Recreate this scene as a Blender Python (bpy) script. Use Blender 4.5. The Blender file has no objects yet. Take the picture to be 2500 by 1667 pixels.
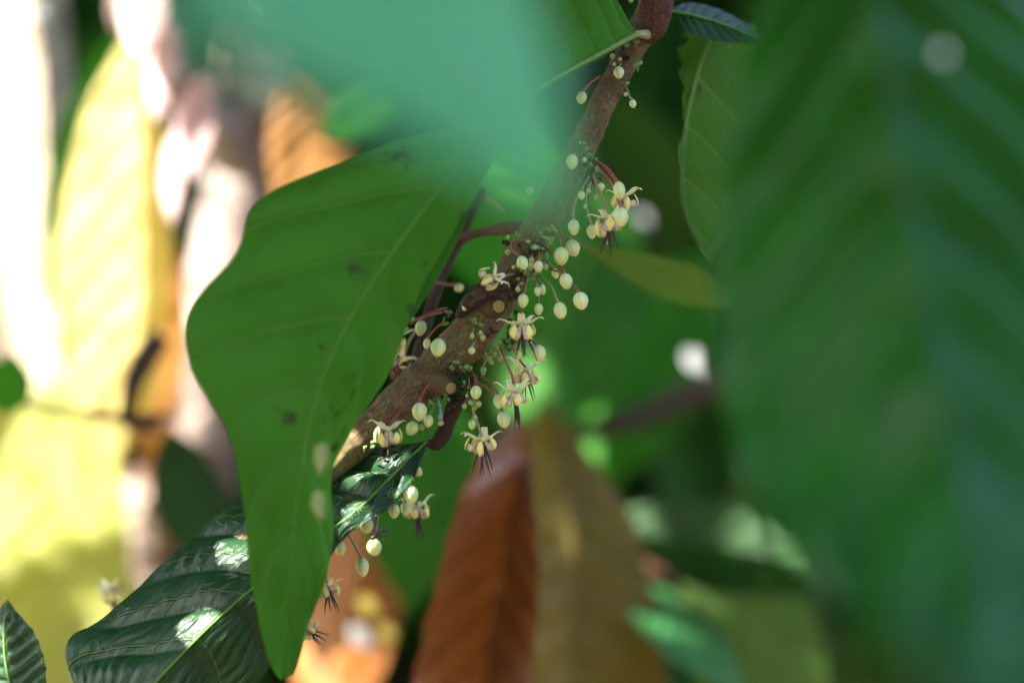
import bpy, bmesh, math, random
from mathutils import Vector, Matrix, noise, Quaternion
random.seed(7)
R = math.radians
S = bpy.context.scene
C = S.collection

# ---------------------------------------------------------------- camera, sky, sun, exposure
CAMZ, PITCH, D0 = 1.4, R(4), 1.11
K = 0.36 / 2500
cam_d = bpy.data.cameras.new('camera'); cam = bpy.data.objects.new('camera', cam_d); C.objects.link(cam)
cam.location = (0, 0, CAMZ); cam.rotation_euler = (math.pi / 2 + PITCH, 0, 0)
cam_d.lens = 100; cam_d.sensor_width = 36; cam_d.clip_start = 0.02; cam_d.clip_end = 500
cam_d.dof.use_dof = True; cam_d.dof.focus_distance = D0 - 0.004; cam_d.dof.aperture_fstop = 3.2
S.camera = cam
SUN = Vector((-0.66, -0.28, 0.69)).normalized()
w = bpy.data.worlds.new('World'); S.world = w; w.use_nodes = True
wn = w.node_tree; bg = wn.nodes['Background']
sky = wn.nodes.new('ShaderNodeTexSky'); sky.sky_type = 'NISHITA'; sky.sun_disc = False
sky.dust_density = 3; sky.ozone_density = .6; sky.air_density = .8
sky.sun_elevation = math.asin(SUN.z); sky.sun_rotation = math.atan2(SUN.x, SUN.y) % (2 * math.pi)
wn.links.new(sky.outputs[0], bg.inputs[0]); bg.inputs[1].default_value = 0.12
sd = bpy.data.lights.new('sun', 'SUN'); sd.energy = 5; sd.angle = R(0.5); sd.color = (1, 0.95, 0.87)
so = bpy.data.objects.new('sun', sd); C.objects.link(so)
so.rotation_euler = SUN.to_track_quat('Z', 'Y').to_euler()
S.view_settings.view_transform = 'Standard'; S.view_settings.look = 'None'
S.view_settings.exposure = 2.95; S.view_settings.gamma = 1
S.cycles.max_bounces = 8; S.cycles.transmission_bounces = 6; S.cycles.diffuse_bounces = 4

# ---------------------------------------------------------------- helpers
cp, sp = math.cos(PITCH), math.sin(PITCH)
def P(px, py, dep):
    x, y, z = K * (px - 1250) * dep, dep, -K * (py - 833.5) * dep
    return Vector((x, y * cp - z * sp, y * sp + z * cp + CAMZ))
U = K * D0                                             # one photo pixel at the focus distance, in metres
def unP(p):
    z = p.z - CAMZ; y = p.y * cp + z * sp; z = -p.y * sp + z * cp
    return Vector((1250 + p.x / (K * max(y, .01)), 833.5 - z / (K * max(y, .01)), y))
LIT = []                                               # sun flecks: places the sun reaches through gaps cut in the added leaves
def lit(px, py, dep, rpx): LIT.append((P(px, py, dep), rpx * K * dep))

def spline(pts, n):
    pts = [Vector(p) for p in pts]
    if len(pts) == 2: return [pts[0].lerp(pts[1], i / (n - 1)) for i in range(n)]
    e = [2 * pts[0] - pts[1]] + pts + [2 * pts[-1] - pts[-2]]
    m = len(pts) - 1; out = []
    for i in range(n):
        f = i / (n - 1) * m; k = min(int(f), m - 1); t = f - k
        a, b, c, d = e[k:k + 4]
        out.append(0.5 * ((2 * b) + (c - a) * t + (2 * a - 5 * b + 4 * c - d) * t * t + (3 * b - a - 3 * c + d) * t ** 3))
    return out
def interp(vals, t):
    f = t * (len(vals) - 1); k = min(int(f), len(vals) - 2)
    return vals[k] + (vals[k + 1] - vals[k]) * (f - k)

def link(name, me, mats, parent=None, smooth=True):
    o = bpy.data.objects.new(name, me); C.objects.link(o)
    if me is not None:
        for m in (mats if isinstance(mats, (list, tuple)) else [mats]):
            if m is not None: me.materials.append(m)
        if smooth: me.polygons.foreach_set('use_smooth', [True] * len(me.polygons))
    if parent is not None: o.parent = parent
    return o
def from_bm(name, bm, mats, parent=None):
    me = bpy.data.meshes.new(name); bm.to_mesh(me); bm.free()
    return link(name, me, mats, parent)
def tag(o, label, cat=None, group=None, kind=None):
    if label: o['label'] = label
    if cat: o['category'] = cat
    if group: o['group'] = group
    if kind: o['kind'] = kind
    return o

def tube(bm, pts, rad, n=10, seg=None, cap=True, fn=None, mat=0, uvl=None):
    """tapered tube through pts (world or local vectors)"""
    seg = seg or max(6, 4 * len(pts))
    q = spline(pts, seg); rings = []
    t0 = (q[1] - q[0]).normalized()
    up = Vector((0, -1, 0)) if abs(t0.y) < 0.9 else Vector((1, 0, 0))
    for i, p in enumerate(q):
        t = (q[min(i + 1, seg - 1)] - q[max(i - 1, 0)]).normalized()
        a = (up - t * up.dot(t)).normalized(); b = t.cross(a); up = a
        r = interp(rad, i / (seg - 1)) if len(rad) > 1 else rad[0]
        ring = []
        for k in range(n):
            th = 2 * math.pi * k / n + math.pi
            dirv = a * math.cos(th) + b * math.sin(th)
            rr = r * (fn(p + dirv * r, th, i / (seg - 1)) if fn else 1)
            ring.append(bm.verts.new(p + dirv * rr))
        rings.append(ring)
    for i in range(seg - 1):
        for k in range(n):
            f = bm.faces.new((rings[i][k], rings[i][(k + 1) % n], rings[i + 1][(k + 1) % n], rings[i + 1][k])); f.material_index = mat
            if uvl is not None:
                for lp, (uu, vv) in zip(f.loops, ((k, i), (k + 1, i), (k + 1, i + 1), (k, i + 1))): lp[uvl].uv = (uu / n, vv / (seg - 1))
    if cap:
        for ring, rev in ((rings[0], True), (rings[-1], False)):
            try:
                f = bm.faces.new(list(reversed(ring)) if rev else ring); f.material_index = mat
            except ValueError: pass
    return rings
def ellipsoid(bm, c, r, q=None, nu=12, nv=8, fn=None, mat=0):
    c = Vector(c); rows = []
    for j in range(nv + 1):
        ph = math.pi * j / nv; row = []
        for i in range(nu):
            th = 2 * math.pi * i / nu
            v = Vector((r[0] * math.sin(ph) * math.cos(th), r[1] * math.sin(ph) * math.sin(th), r[2] * math.cos(ph)))
            if fn: v = v * fn(v)
            if q: v = q @ v
            row.append(v + c)
        rows.append(row)
    top = bm.verts.new(rows[0][0]); bot = bm.verts.new(rows[-1][0])
    vs = [[bm.verts.new(v) for v in row] for row in rows[1:-1]]
    for i in range(nu):
        j = (i + 1) % nu
        for f in ((top, vs[0][i], vs[0][j]), (bot, vs[-1][j], vs[-1][i])): bm.faces.new(f).material_index = mat
        for k in range(len(vs) - 1): bm.faces.new((vs[k][i], vs[k + 1][i], vs[k + 1][j], vs[k][j])).material_index = mat

# ---------------------------------------------------------------- materials
class NT:
    def __init__(s, name):
        s.m = bpy.data.materials.new(name); s.m.use_nodes = True; s.t = s.m.node_tree; s.t.nodes.clear()
        s.out = s.t.nodes.new('ShaderNodeOutputMaterial')
    def n(s, typ, **kw):
        o = s.t.nodes.new('ShaderNode' + typ)
        for k, v in kw.items():
            if k.startswith('i_'): s.set(o.inputs[k[2:].replace('_', ' ')], v)
            else: setattr(o, k, v)
        return o
    def set(s, sock, v):
        if isinstance(v, bpy.types.NodeSocket): s.t.links.new(v, sock)
        elif isinstance(v, (tuple, list)) and len(v) == 3 and sock.type == 'RGBA': sock.default_value = (*v, 1)
        else: sock.default_value = v
    def math(s, op, a, b=0.0, c=None, clamp=False):
        o = s.n('Math', operation=op, use_clamp=clamp); s.set(o.inputs[0], a); s.set(o.inputs[1], b)
        if c is not None: s.set(o.inputs[2], c)
        return o.outputs[0]
    def mix(s, f, a, b, bt='MIX'):
        o = s.n('MixRGB', blend_type=bt); s.set(o.inputs[0], f); s.set(o.inputs[1], a); s.set(o.inputs[2], b); return o.outputs[0]
    def noise(s, sc, det=4, rough=.55, vec=None, dim='3D'):
        o = s.n('TexNoise'); o.inputs['Scale'].default_value = sc; o.inputs['Detail'].default_value = det; o.inputs['Roughness'].default_value = rough
        if vec is not None: s.t.links.new(vec, o.inputs['Vector'])
        return o.outputs['Fac']
    def ramp(s, f, stops):
        o = s.n('ValToRGB'); e = o.color_ramp.elements
        while len(e) < len(stops): e.new(0.5)
        for el, (p, c) in zip(e, stops): el.position = p; el.color = (*c, 1) if len(c) == 3 else c
        s.set(o.inputs[0], f); return o.outputs[0]
    def range(s, f, a, b, c=0.0, d=1.0):
        o = s.n('MapRange'); s.set(o.inputs[0], f)
        for i, v in enumerate((a, b, c, d)): o.inputs[i + 1].default_value = v
        return o.outputs[0]
    def bump(s, h, dist=.001, st=1.0):
        o = s.n('Bump'); s.set(o.inputs['Height'], h); o.inputs['Distance'].default_value = dist; o.inputs['Strength'].default_value = st
        return o.outputs[0]

def leaf_mat(name, col, vein, back, trans=.35, rough=.4, nv=9, k=1.6, var=.35, spec=.5, veinw=.05, wrinkle=0.0, blotch=None, blotch_at=(.62, .72), edge=None, veinmix=.7, netb=.2, big=None):
    s = NT(name); uv = s.n('UVMap').outputs[0]; sep = s.n('SeparateXYZ'); s.set(sep.inputs[0], uv)
    u, v = sep.outputs[0], sep.outputs[1]
    side = s.math('ABSOLUTE', s.math('SUBTRACT', s.math('MULTIPLY', u, 2.0), 1.0))
    ph = s.math('SUBTRACT', s.math('MULTIPLY', v, float(nv)), s.math('MULTIPLY', s.math('POWER', side, 1.25), k))
    d = s.math('ABSOLUTE', s.math('SUBTRACT', s.math('FRACT', s.math('ADD', ph, 0.5)), 0.5))
    line = s.math('SUBTRACT', 1.0, s.range(d, veinw * .4, veinw), clamp=True)
    mid = s.math('SUBTRACT', 1.0, s.range(side, .012, .035), clamp=True)
    # cross veins: cells between the side veins
    cv = s.n('CombineXYZ'); s.set(cv.inputs[0], s.math('MULTIPLY', u, 22.0)); s.set(cv.inputs[1], s.math('MULTIPLY', ph, 2.2))
    vor = s.n('TexVoronoi', feature='DISTANCE_TO_EDGE'); s.set(vor.inputs['Vector'], cv.outputs[0]); vor.inputs['Scale'].default_value = 1.0
    net = s.math('SUBTRACT', 1.0, s.range(vor.outputs['Distance'], .0, .07), clamp=True)
    obj = s.n('TexCoord').outputs['Object']
    n1 = s.noise(38, 4, .6, obj); n2 = s.noise(220, 3, .6, obj)
    c = s.mix(s.range(n1, .3, .7), tuple(x * (1 - var) for x in col), tuple(min(1, x * (1 + var)) for x in col))
    c = s.mix(s.math('MULTIPLY', s.range(n2, .35, .8), .25), c, tuple(x * .55 for x in col))
    if big: c = s.mix(s.range(s.noise(14, 4, .6, obj), .38, .66), c, big)
    allv = s.math('MAXIMUM', s.math('MAXIMUM', line, mid), s.math('MULTIPLY', net, .3))
    c = s.mix(s.math('MULTIPLY', allv, veinmix), c, vein)
    tr = s.mix(s.math('MULTIPLY', allv, .3), back, vein)
    if blotch:
        b = s.range(s.noise(55, 3, .65, obj), *blotch_at)
        c = s.mix(b, c, blotch); tr = s.mix(b, tr, blotch)
    if edge:
        b = s.math('MULTIPLY', s.range(side, .93, 1.0), s.range(s.noise(90, 2, .5, obj), .4, .55))
        c = s.mix(b, c, edge)
    h = s.math('ADD', s.math('MULTIPLY', s.math('MAXIMUM', line, mid), -.9), s.math('ADD', s.math('MULTIPLY', net, -netb), s.math('MULTIPLY', n2, .35 + wrinkle)))
    nb = s.bump(h, .0009, .8)
    pb = s.n('BsdfPrincipled'); s.set(pb.inputs['Base Color'], c); s.set(pb.inputs['Roughness'], s.range(n1, .2, .8, rough * .8, rough * 1.25))
    pb.inputs['Specular IOR Level'].default_value = spec; s.set(pb.inputs['Normal'], nb)
    tb = s.n('BsdfTranslucent'); s.set(tb.inputs[0], tr); s.set(tb.inputs['Normal'], nb)
    mx = s.n('MixShader'); mx.inputs[0].default_value = trans
    s.t.links.new(pb.outputs[0], mx.inputs[1]); s.t.links.new(tb.outputs[0], mx.inputs[2]); s.t.links.new(mx.outputs[0], s.out.inputs[0])
    return s.m

def mass_mat(name, a, b, back, trans=.3, rough=.4):
    s = NT(name); rnd = s.n('NewGeometry').outputs['Random Per Island']
    c = s.mix(rnd, a, b)
    pb = s.n('BsdfPrincipled'); s.set(pb.inputs['Base Color'], c); pb.inputs['Roughness'].default_value = rough
    tb = s.n('BsdfTranslucent'); s.set(tb.inputs[0], back)
    mx = s.n('MixShader'); mx.inputs[0].default_value = trans
    s.t.links.new(pb.outputs[0], mx.inputs[1]); s.t.links.new(tb.outputs[0], mx.inputs[2]); s.t.links.new(mx.outputs[0], s.out.inputs[0])
    return s.m

def bark_mat(name, stops, sc=1.0, rough=.85, moss=None, bumpd=.0012, crackw=.5, fs=1.0, red=None):
    s = NT(name); tc = s.n('TexCoord').outputs['Object']; uv = s.n('UVMap').outputs[0]
    mp = s.n('Mapping'); s.set(mp.inputs['Vector'], uv); mp.inputs['Scale'].default_value = (40, 30, 1)
    wob = s.n('TexNoise'); wob.inputs['Scale'].default_value = 120 * sc
    s.set(wob.inputs['Vector'], tc)
    add = s.n('VectorMath', operation='MULTIPLY_ADD'); s.set(add.inputs[0], wob.outputs['Color']); add.inputs[1].default_value = (1.6, 1.2, 0); s.set(add.inputs[2], mp.outputs[0])
    fis = s.noise(fs, 4, .65, add.outputs[0])
    crack = s.math('SUBTRACT', 1.0, s.range(s.math('ABSOLUTE', s.math('SUBTRACT', fis, .5)), .0, .045), clamp=True)
    n1 = s.noise(60 * sc, 6, .65, tc); n2 = s.noise(420 * sc, 5, .7, tc); n3 = s.noise(22 * sc, 3, .5, tc)
    c = s.ramp(s.math('ADD', s.math('MULTIPLY', n1, .55), s.math('MULTIPLY', n2, .45)), stops)
    c = s.mix(s.math('MULTIPLY', crack, crackw), c, tuple(x * .35 for x in stops[0][1]))
    if red: c = s.mix(s.math('MULTIPLY', s.range(s.noise(48 * sc, 5, .7, tc), .5, .66), .75), c, red); c = s.mix(s.math('MULTIPLY', s.range(s.noise(150 * sc, 3, .6, tc), .64, .7), .7), c, (.03, .02, .012)); c = s.mix(s.math('MULTIPLY', s.range(s.noise(85 * sc, 5, .75, tc), .6, .68), .5), c, (.42, .4, .32))
    if moss: c = s.mix(s.math('MULTIPLY', s.range(n3, .45, .62), .7), c, moss)
    h = s.math('ADD', s.math('MULTIPLY', n2, .6), s.math('ADD', s.math('MULTIPLY', n1, .8), s.math('MULTIPLY', crack, -.9)))
    pb = s.n('BsdfPrincipled'); s.set(pb.inputs['Base Color'], c); pb.inputs['Roughness'].default_value = rough
    pb.inputs['Specular IOR Level'].default_value = .3
    s.set(pb.inputs['Normal'], s.bump(h, bumpd / sc, .9)); s.t.links.new(pb.outputs[0], s.out.inputs[0])
    return s.m

def plain_mat(name, a, b, rough=.5, sc=400, sss=0.0, spec=.4, bumpd=.0003):
    s = NT(name); tc = s.n('TexCoord').outputs['Object']; n1 = s.noise(sc, 4, .6, tc)
    pb = s.n('BsdfPrincipled'); s.set(pb.inputs['Base Color'], s.mix(s.range(n1, .3, .7), a, b)); pb.inputs['Roughness'].default_value = rough
    pb.inputs['Specular IOR Level'].default_value = spec
    if sss:
        pb.inputs['Subsurface Weight'].default_value = sss; pb.inputs['Subsurface Radius'].default_value = (1, .8, .4); pb.inputs['Subsurface Scale'].default_value = .0015
    s.set(pb.inputs['Normal'], s.bump(n1, bumpd, .6)); s.t.links.new(pb.outputs[0], s.out.inputs[0])
    return s.m

def bud_mat(name, top, tip, seam):
    s = NT(name); uv = s.n('UVMap').outputs[0]; sep = s.n('SeparateXYZ'); s.set(sep.inputs[0], uv)
    u, v = sep.outputs[0], sep.outputs[1]; tc = s.n('TexCoord').outputs['Object']
    d = s.math('ABSOLUTE', s.math('SUBTRACT', s.math('FRACT', s.math('MULTIPLY', u, 5.0)), .5))
    line = s.math('SUBTRACT', 1.0, s.range(d, .0, .07), clamp=True)
    n1 = s.noise(300, 4, .6, tc); n2 = s.noise(1400, 3, .6, tc)
    c = s.mix(s.range(v, .25, .85), top, tip)
    c = s.mix(s.math('MULTIPLY', s.math('SUBTRACT', 1.0, s.range(v, .0, .16), clamp=True), .55), c, seam)
    c = s.mix(s.math('MULTIPLY', line, s.range(v, .1, .9, .6, .15)), c, seam)
    c = s.mix(s.math('MULTIPLY', s.range(n1, .45, .75), .22), c, (.42, .36, .2))
    c = s.mix(s.math('MULTIPLY', s.range(n2, .66, .74), .35), c, (.2, .12, .06))
    rnd = s.n('ObjectInfo').outputs['Random']
    c = s.mix(s.math('MULTIPLY', rnd, .3), c, (.62, .5, .3)); c = s.mix(s.math('MULTIPLY', s.math('FRACT', s.math('MULTIPLY', rnd, 7.3)), .35), c, (.5, .62, .2))
    c = s.mix(s.math('MULTIPLY', s.range(v, .93, 1.0), s.math('GREATER_THAN', rnd, .55)), c, (.3, .16, .05))
    pb = s.n('BsdfPrincipled'); s.set(pb.inputs['Base Color'], c); pb.inputs['Roughness'].default_value = .5; pb.inputs['Specular IOR Level'].default_value = .35
    pb.inputs['Subsurface Weight'].default_value = .35; pb.inputs['Subsurface Radius'].default_value = (1, .9, .4); pb.inputs['Subsurface Scale'].default_value = .0016
    s.set(pb.inputs['Normal'], s.bump(s.math('ADD', s.math('MULTIPLY', n2, .4), s.math('MULTIPLY', line, -1.0)), .0003, .7)); s.t.links.new(pb.outputs[0], s.out.inputs[0])
    return s.m

M = {}
M['bark'] = bark_mat('branch_bark', [(.28, (.10, .055, .025)), (.46, (.26, .17, .08)), (.58, (.34, .235, .12)), (.75, (.46, .34, .2))], moss=(.24, .2, .07), crackw=.6, fs=3.0, red=(.17, .075, .035), bumpd=.002)
M['redbark'] = bark_mat('young_red_bark', [(.25, (.045, .018, .01)), (.5, (.13, .05, .026)), (.8, (.24, .12, .07))])
M['petiole'] = bark_mat('brown_petiole', [(.25, (.02, .011, .006)), (.5, (.065, .033, .015)), (.8, (.14, .075, .035))])
M['twig'] = bark_mat('dark_twig_bark', [(.25, (.03, .018, .012)), (.5, (.08, .05, .035)), (.8, (.15, .1, .07))])
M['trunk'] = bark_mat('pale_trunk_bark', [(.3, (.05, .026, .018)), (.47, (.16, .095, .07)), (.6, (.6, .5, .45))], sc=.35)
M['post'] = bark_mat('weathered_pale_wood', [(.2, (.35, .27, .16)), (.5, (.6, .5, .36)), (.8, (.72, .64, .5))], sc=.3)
M['cushion'] = plain_mat('dark_flower_cushion', (.006, .005, .004), (.075, .05, .028), .9, 500, bumpd=.0012)
M['bract'] = plain_mat('green_bract', (.1, .2, .03), (.22, .34, .09), .5, 600, sss=.2)
M['tinybud'] = plain_mat('young_green_bud', (.26, .34, .1), (.46, .46, .2), .5, 500, sss=.3)
M['stalk'] = plain_mat('red_stalk', (.2, .035, .018), (.3, .09, .05), .5, 500, sss=.1)
M['stalk_green'] = plain_mat('olive_stalk', (.2, .19, .06), (.3, .25, .1), .5, 500, sss=.1)
M['bud'] = bud_mat('pale_bud', (.47, .62, .3), (.68, .71, .32), (.36, .16, .1))
M['sepal'] = plain_mat('cream_sepal', (.66, .66, .32), (.76, .73, .4), .5, 500, sss=.35)
M['ligule'] = plain_mat('yellow_ligule', (.74, .58, .12), (.82, .7, .22), .5, 700, sss=.3)
M['pouch'] = plain_mat('cream_pouch', (.42, .3, .25), (.72, .62, .42), .5, 900, sss=.35)
M['purple'] = plain_mat('dark_purple_filament', (.012, .005, .006), (.035, .012, .012), .5, 900)
M['redcore'] = plain_mat('red_flower_core', (.2, .04, .035), (.34, .1, .08), .5, 900)
M['style'] = plain_mat('white_style', (.7, .68, .55), (.8, .78, .66), .5, 900)
M['ant'] = plain_mat('ant_shell', (.008, .007, .006), (.02, .016, .014), .25, 900, spec=.6)
M['vein'] = plain_mat('green_midrib', (.06, .16, .02), (.09, .2, .03), .5, 300, spec=.2)
M['veinpale'] = plain_mat('pale_midrib', (.12, .19, .045), (.17, .24, .06), .5, 300, spec=.2)
M['dry'] = plain_mat('dry_brown_flower', (.13, .05, .02), (.36, .17, .05), .8, 500)
M['grey'] = plain_mat('grey_dry_bud', (.1, .1, .1), (.4, .4, .4), .8, 900, bumpd=.001)
M['dullpale'] = plain_mat('dull_pale_green', (.14, .2, .05), (.24, .25, .09), .7, 500)
M['white'] = plain_mat('white_speck', (.75, .78, .78), (.85, .86, .85), .5, 300)

# ---------------------------------------------------------------- setting
s = NT('leaf_litter_ground'); tc = s.n('TexCoord').outputs['Object']
c = s.ramp(s.noise(9, 6, .7, tc), [(.3, (.03, .02, .012)), (.5, (.11, .065, .03)), (.7, (.2, .13, .06))])
pb = s.n('BsdfPrincipled'); s.set(pb.inputs['Base Color'], c); pb.inputs['Roughness'].default_value = .9
s.set(pb.inputs['Normal'], s.bump(s.noise(40, 5, .7, tc), .03)); s.t.links.new(pb.outputs[0], s.out.inputs[0])
bm = bmesh.new()
N = 60; gv = []
for j in range(N + 1):
    for i in range(N + 1):
        x = (i / N * 2 - 1); y = (j / N * 2 - 1); x = math.copysign(abs(x) ** 2.2, x) * 150; y = math.copysign(abs(y) ** 2.2, y) * 150
        gv.append(bm.verts.new((x, y, .05 * noise.noise((x * .8, y * .8, 0)))))
for j in range(N):
    for i in range(N):
        a = j * (N + 1) + i; bm.faces.new((gv[a], gv[a + 1], gv[a + N + 2], gv[a + N + 1]))
tag(from_bm('ground', bm, s.m), 'shaded ground under leaf litter', None, None, 'structure')

# ---------------------------------------------------------------- leaves
def leaf_mesh(mid, left, right, nt=70, ns=14, nv=9, k=1.6, amp=.0015, camber=0.0, jag=0.0, seed=0, holes=(), curl=0.0, soft=False, pucker=0.0):
    """blade from three outlines (px, py, depth); returns a mesh with uv = (across, along)"""
    m, l, r = spline(mid, nt + 1), spline(left, nt + 1), spline(right, nt + 1)
    grid = []
    for i in range(nt + 1):
        row = []
        for j in range(-ns, ns + 1):
            e = (l if j < 0 else r)[i]; a = abs(j) / ns
            q = m[i].lerp(e, a)
            if jag and j == -ns: q = m[i].lerp(e, 1 + jag * (noise.noise((i * .071 + seed * 9, .37, seed)) + .5 * noise.noise((i * .23 + 3, .7, seed))))
            row.append(P(*q))
        grid.append(row)
    w_ = 2 * ns + 1
    nrm = []
    for i in range(nt + 1):
        row = []
        for j in range(w_):
            du = grid[i][min(j + 1, w_ - 1)] - grid[i][max(j - 1, 0)]
            dv = grid[min(i + 1, nt)][j] - grid[max(i - 1, 0)][j]
            n = du.cross(dv)
            row.append(n.normalized() if n.length > 1e-12 else Vector((0, -1, 0)))
        nrm.append(row)
    bm = bmesh.new(); uvl = bm.loops.layers.uv.new('UVMap'); vs = []
    for i in range(nt + 1):
        t = i / nt; row = []
        for j in range(w_):
            a = abs(j - ns) / ns
            n = nrm[i][j]
            if n.y > 0: n = -n
            ph = t * nv - k * a ** 1.25
            win = min(1, a * 5) * min(1, (1 - a) * 4 + .25) * min(1, t * 8, (1 - t) * 8)
            h = amp * ((.5 - .5 * math.cos(2 * math.pi * ph) if soft else abs(math.sin(math.pi * ph)) ** .7) - .5) * win
            if pucker: h += pucker * (abs(math.sin(math.pi * (a * 8 + .9 * noise.noise((t * 14, a * 2, seed + (j > ns)))))) - .5) * abs(math.sin(math.pi * ph)) * win
            q = grid[i][j]
            h += amp * (.12 if soft else .6) * noise.noise(q * 60 + Vector((seed * 3.1, 0, 0))) * win
            h += camber * (1 - (1 - a) ** 2) + curl * a ** 3 * noise.noise((t * 3 + seed, seed, (j > ns) * 5))
            row.append(bm.verts.new(q + n * h))
        vs.append(row)
    for i in range(nt):
        for j in range(w_ - 1):
            if holes:
                cpt = (m[i].lerp((l if j < ns else r)[i], abs(j + .5 - ns) / ns))
                if any(((cpt.x - hx) / hr) ** 2 + ((cpt.y - hy) / hr) ** 2 < 1 + .35 * noise.noise((cpt.x * .07, cpt.y * .07, seed)) for hx, hy, hr in holes): continue
            f = bm.faces.new((vs[i][j], vs[i][j + 1], vs[i + 1][j + 1], vs[i + 1][j]))
            for lp, (a, b) in zip(f.loops, ((j, i), (j + 1, i), (j + 1, i + 1), (j, i + 1))): lp[uvl].uv = (a / (w_ - 1), b / nt)
    bmesh.ops.dissolve_degenerate(bm, dist=1e-7, edges=bm.edges)
    me = bpy.data.meshes.new('leaf'); bm.to_mesh(me); bm.free()
    return me
def rib(leaf, mid, r0, mat, name='midrib', off=-.0006, n=8):
    bm = bmesh.new(); pts = [P(x, y, z) + Vector((0, off, 0)) for x, y, z in mid]
    tube(bm, pts, [r0, r0 * .8, r0 * .55, r0 * .2], n, seg=50)
    return from_bm(name, bm, mat, leaf)
def leaf_simple(base, tip, wid, bend=0.0, dl=0.0, dr=0.0, droop=0.0, shape=.45, **kw):
    """lanceolate leaf: base and tip (px, py, depth), width in px, depth offset of both edges"""
    b, t = Vector(base), Vector(tip); ax = (t - b).xy; per = Vector((-ax.y, ax.x)).normalized()
    mid, l, r = [], [], []
    for i in range(11):
        f = i / 10
        q = b.lerp(t, f); q.x += per.x * bend * 4 * f * (1 - f); q.y += per.y * bend * 4 * f * (1 - f); q.z += droop * 4 * f * (1 - f)
        ww = wid / 2 * (math.sin(math.pi * f ** (math.log(.5) / math.log(shape))) ** .8 if 0 < f < 1 else 0.0) + .4
        if f > .75: ww *= 1 - .35 * ((f - .75) / .25)
        mid.append(tuple(q))
        l.append((q.x + per.x * ww, q.y + per.y * ww, q.z + dl * ww / (wid / 2)))
        r.append((q.x - per.x * ww, q.y - per.y * ww, q.z + dr * ww / (wid / 2)))
    return leaf_mesh(mid, l, r, **kw), mid
LM = {}
LM['green'] = leaf_mat('mid_green_leaf', (.03, .115, .008), (.075, .18, .022), (.065, .29, .018), .5, .6, spec=.18, nv=8, k=1.3, veinmix=.8, blotch=(.035, .05, .012), blotch_at=(.62, .72), var=.45, big=(.042, .135, .012))
LM['dark'] = leaf_mat('dark_glossy_leaf', (.008, .04, .012), (.05, .1, .02), (.02, .09, .01), .1, .36, nv=8, k=1.2, veinw=.035, wrinkle=.25, spec=.34)
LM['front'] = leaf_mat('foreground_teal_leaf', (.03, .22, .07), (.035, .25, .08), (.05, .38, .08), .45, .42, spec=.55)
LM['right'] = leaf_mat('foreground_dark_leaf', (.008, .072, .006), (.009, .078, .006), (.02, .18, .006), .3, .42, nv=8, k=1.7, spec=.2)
LM['eaten'] = leaf_mat('eaten_green_leaf', (.035, .105, .012), (.13, .2, .035), (.06, .2, .015), .4, .55, spec=.12, nv=5, k=1.2, edge=(.12, .05, .02), blotch=(.06, .035, .015), blotch_at=(.66, .7))
LM['pale'] = leaf_mat('pale_green_leaf', (.07, .13, .02), (.11, .18, .035), (.13, .25, .02), .45, .55, spec=.25)
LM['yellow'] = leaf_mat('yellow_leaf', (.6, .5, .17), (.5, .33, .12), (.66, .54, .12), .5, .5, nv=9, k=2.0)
LM['ygreen'] = leaf_mat('yellow_green_leaf', (.3, .32, .04), (.36, .34, .08), (.5, .52, .05), .5, .5)
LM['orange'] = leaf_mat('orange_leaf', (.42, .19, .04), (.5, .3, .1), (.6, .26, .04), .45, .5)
LM['amber'] = leaf_mat('deep_orange_leaf', (.36, .12, .008), (.2, .1, .015), (.4, .13, .008), .35, .5)  # deep saturated orange, its own leaf tone
LM['red'] = leaf_mat('red_brown_leaf', (.14, .05, .018), (.07, .028, .013), (.26, .08, .016), .32, .33, nv=9, k=1.6, spec=.7)
LM['olive'] = leaf_mat('olive_brown_leaf', (.125, .095, .012), (.09, .07, .01), (.26, .17, .014), .45, .5, nv=9, k=1.6)
LM['bgreen'] = leaf_mat('bright_green_leaf', (.035, .17, .012), (.05, .2, .02), (.06, .36, .012), .5, .55, spec=.2)
LM['mgreen'] = leaf_mat('dull_green_leaf', (.026, .125, .01), (.035, .14, .015), (.055, .26, .009), .45, .55, spec=.2)  # a little darker than the bright green leaf
LM['bdark'] = leaf_mat('deep_green_leaf', (.01, .045, .007), (.015, .06, .009), (.02, .09, .006), .25, .5, spec=.25)
LM['teal'] = leaf_mat('bluish_green_leaf', (.05, .19, .06), (.06, .22, .08), (.08, .26, .06), .35, .3, spec=.6)

# --- big green leaf in front of the branch
mid = [(1200, 330, 1.06), (1090, 440, 1.05), (985, 580, 1.045), (890, 720, 1.04), (815, 860, 1.035), (765, 1000, 1.035), (735, 1150, 1.035), (715, 1320, 1.04), (700, 1490, 1.045), (690, 1655, 1.05)]
lef = [(1180, 320, 1.06), (980, 340, 1.06), (650, 478, 1.052), (580, 630, 1.045), (468, 770, 1.038), (470, 900, 1.035), (560, 1050, 1.035), (600, 1230, 1.04), (640, 1430, 1.05), (686, 1655, 1.05)]
rig = [(1206, 336, 1.06), (1130, 455, 1.065), (1045, 600, 1.065), (985, 745, 1.065), (935, 885, 1.065), (834, 1036, 1.067), (786, 1150, 1.062), (800, 1350, 1.058), (748, 1510, 1.055), (694, 1656, 1.05)]
o = link('leaf', leaf_mesh(mid, lef, rig, 110, 24, 8, 1.3, .0030, .004, seed=1, curl=.012, pucker=.0007), LM['green'])
tag(o, 'broad wavy mid green leaf hanging in front of the branch, tapering to a low point', 'leaf'); rib(o, mid, .00045, M['vein'])
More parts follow.
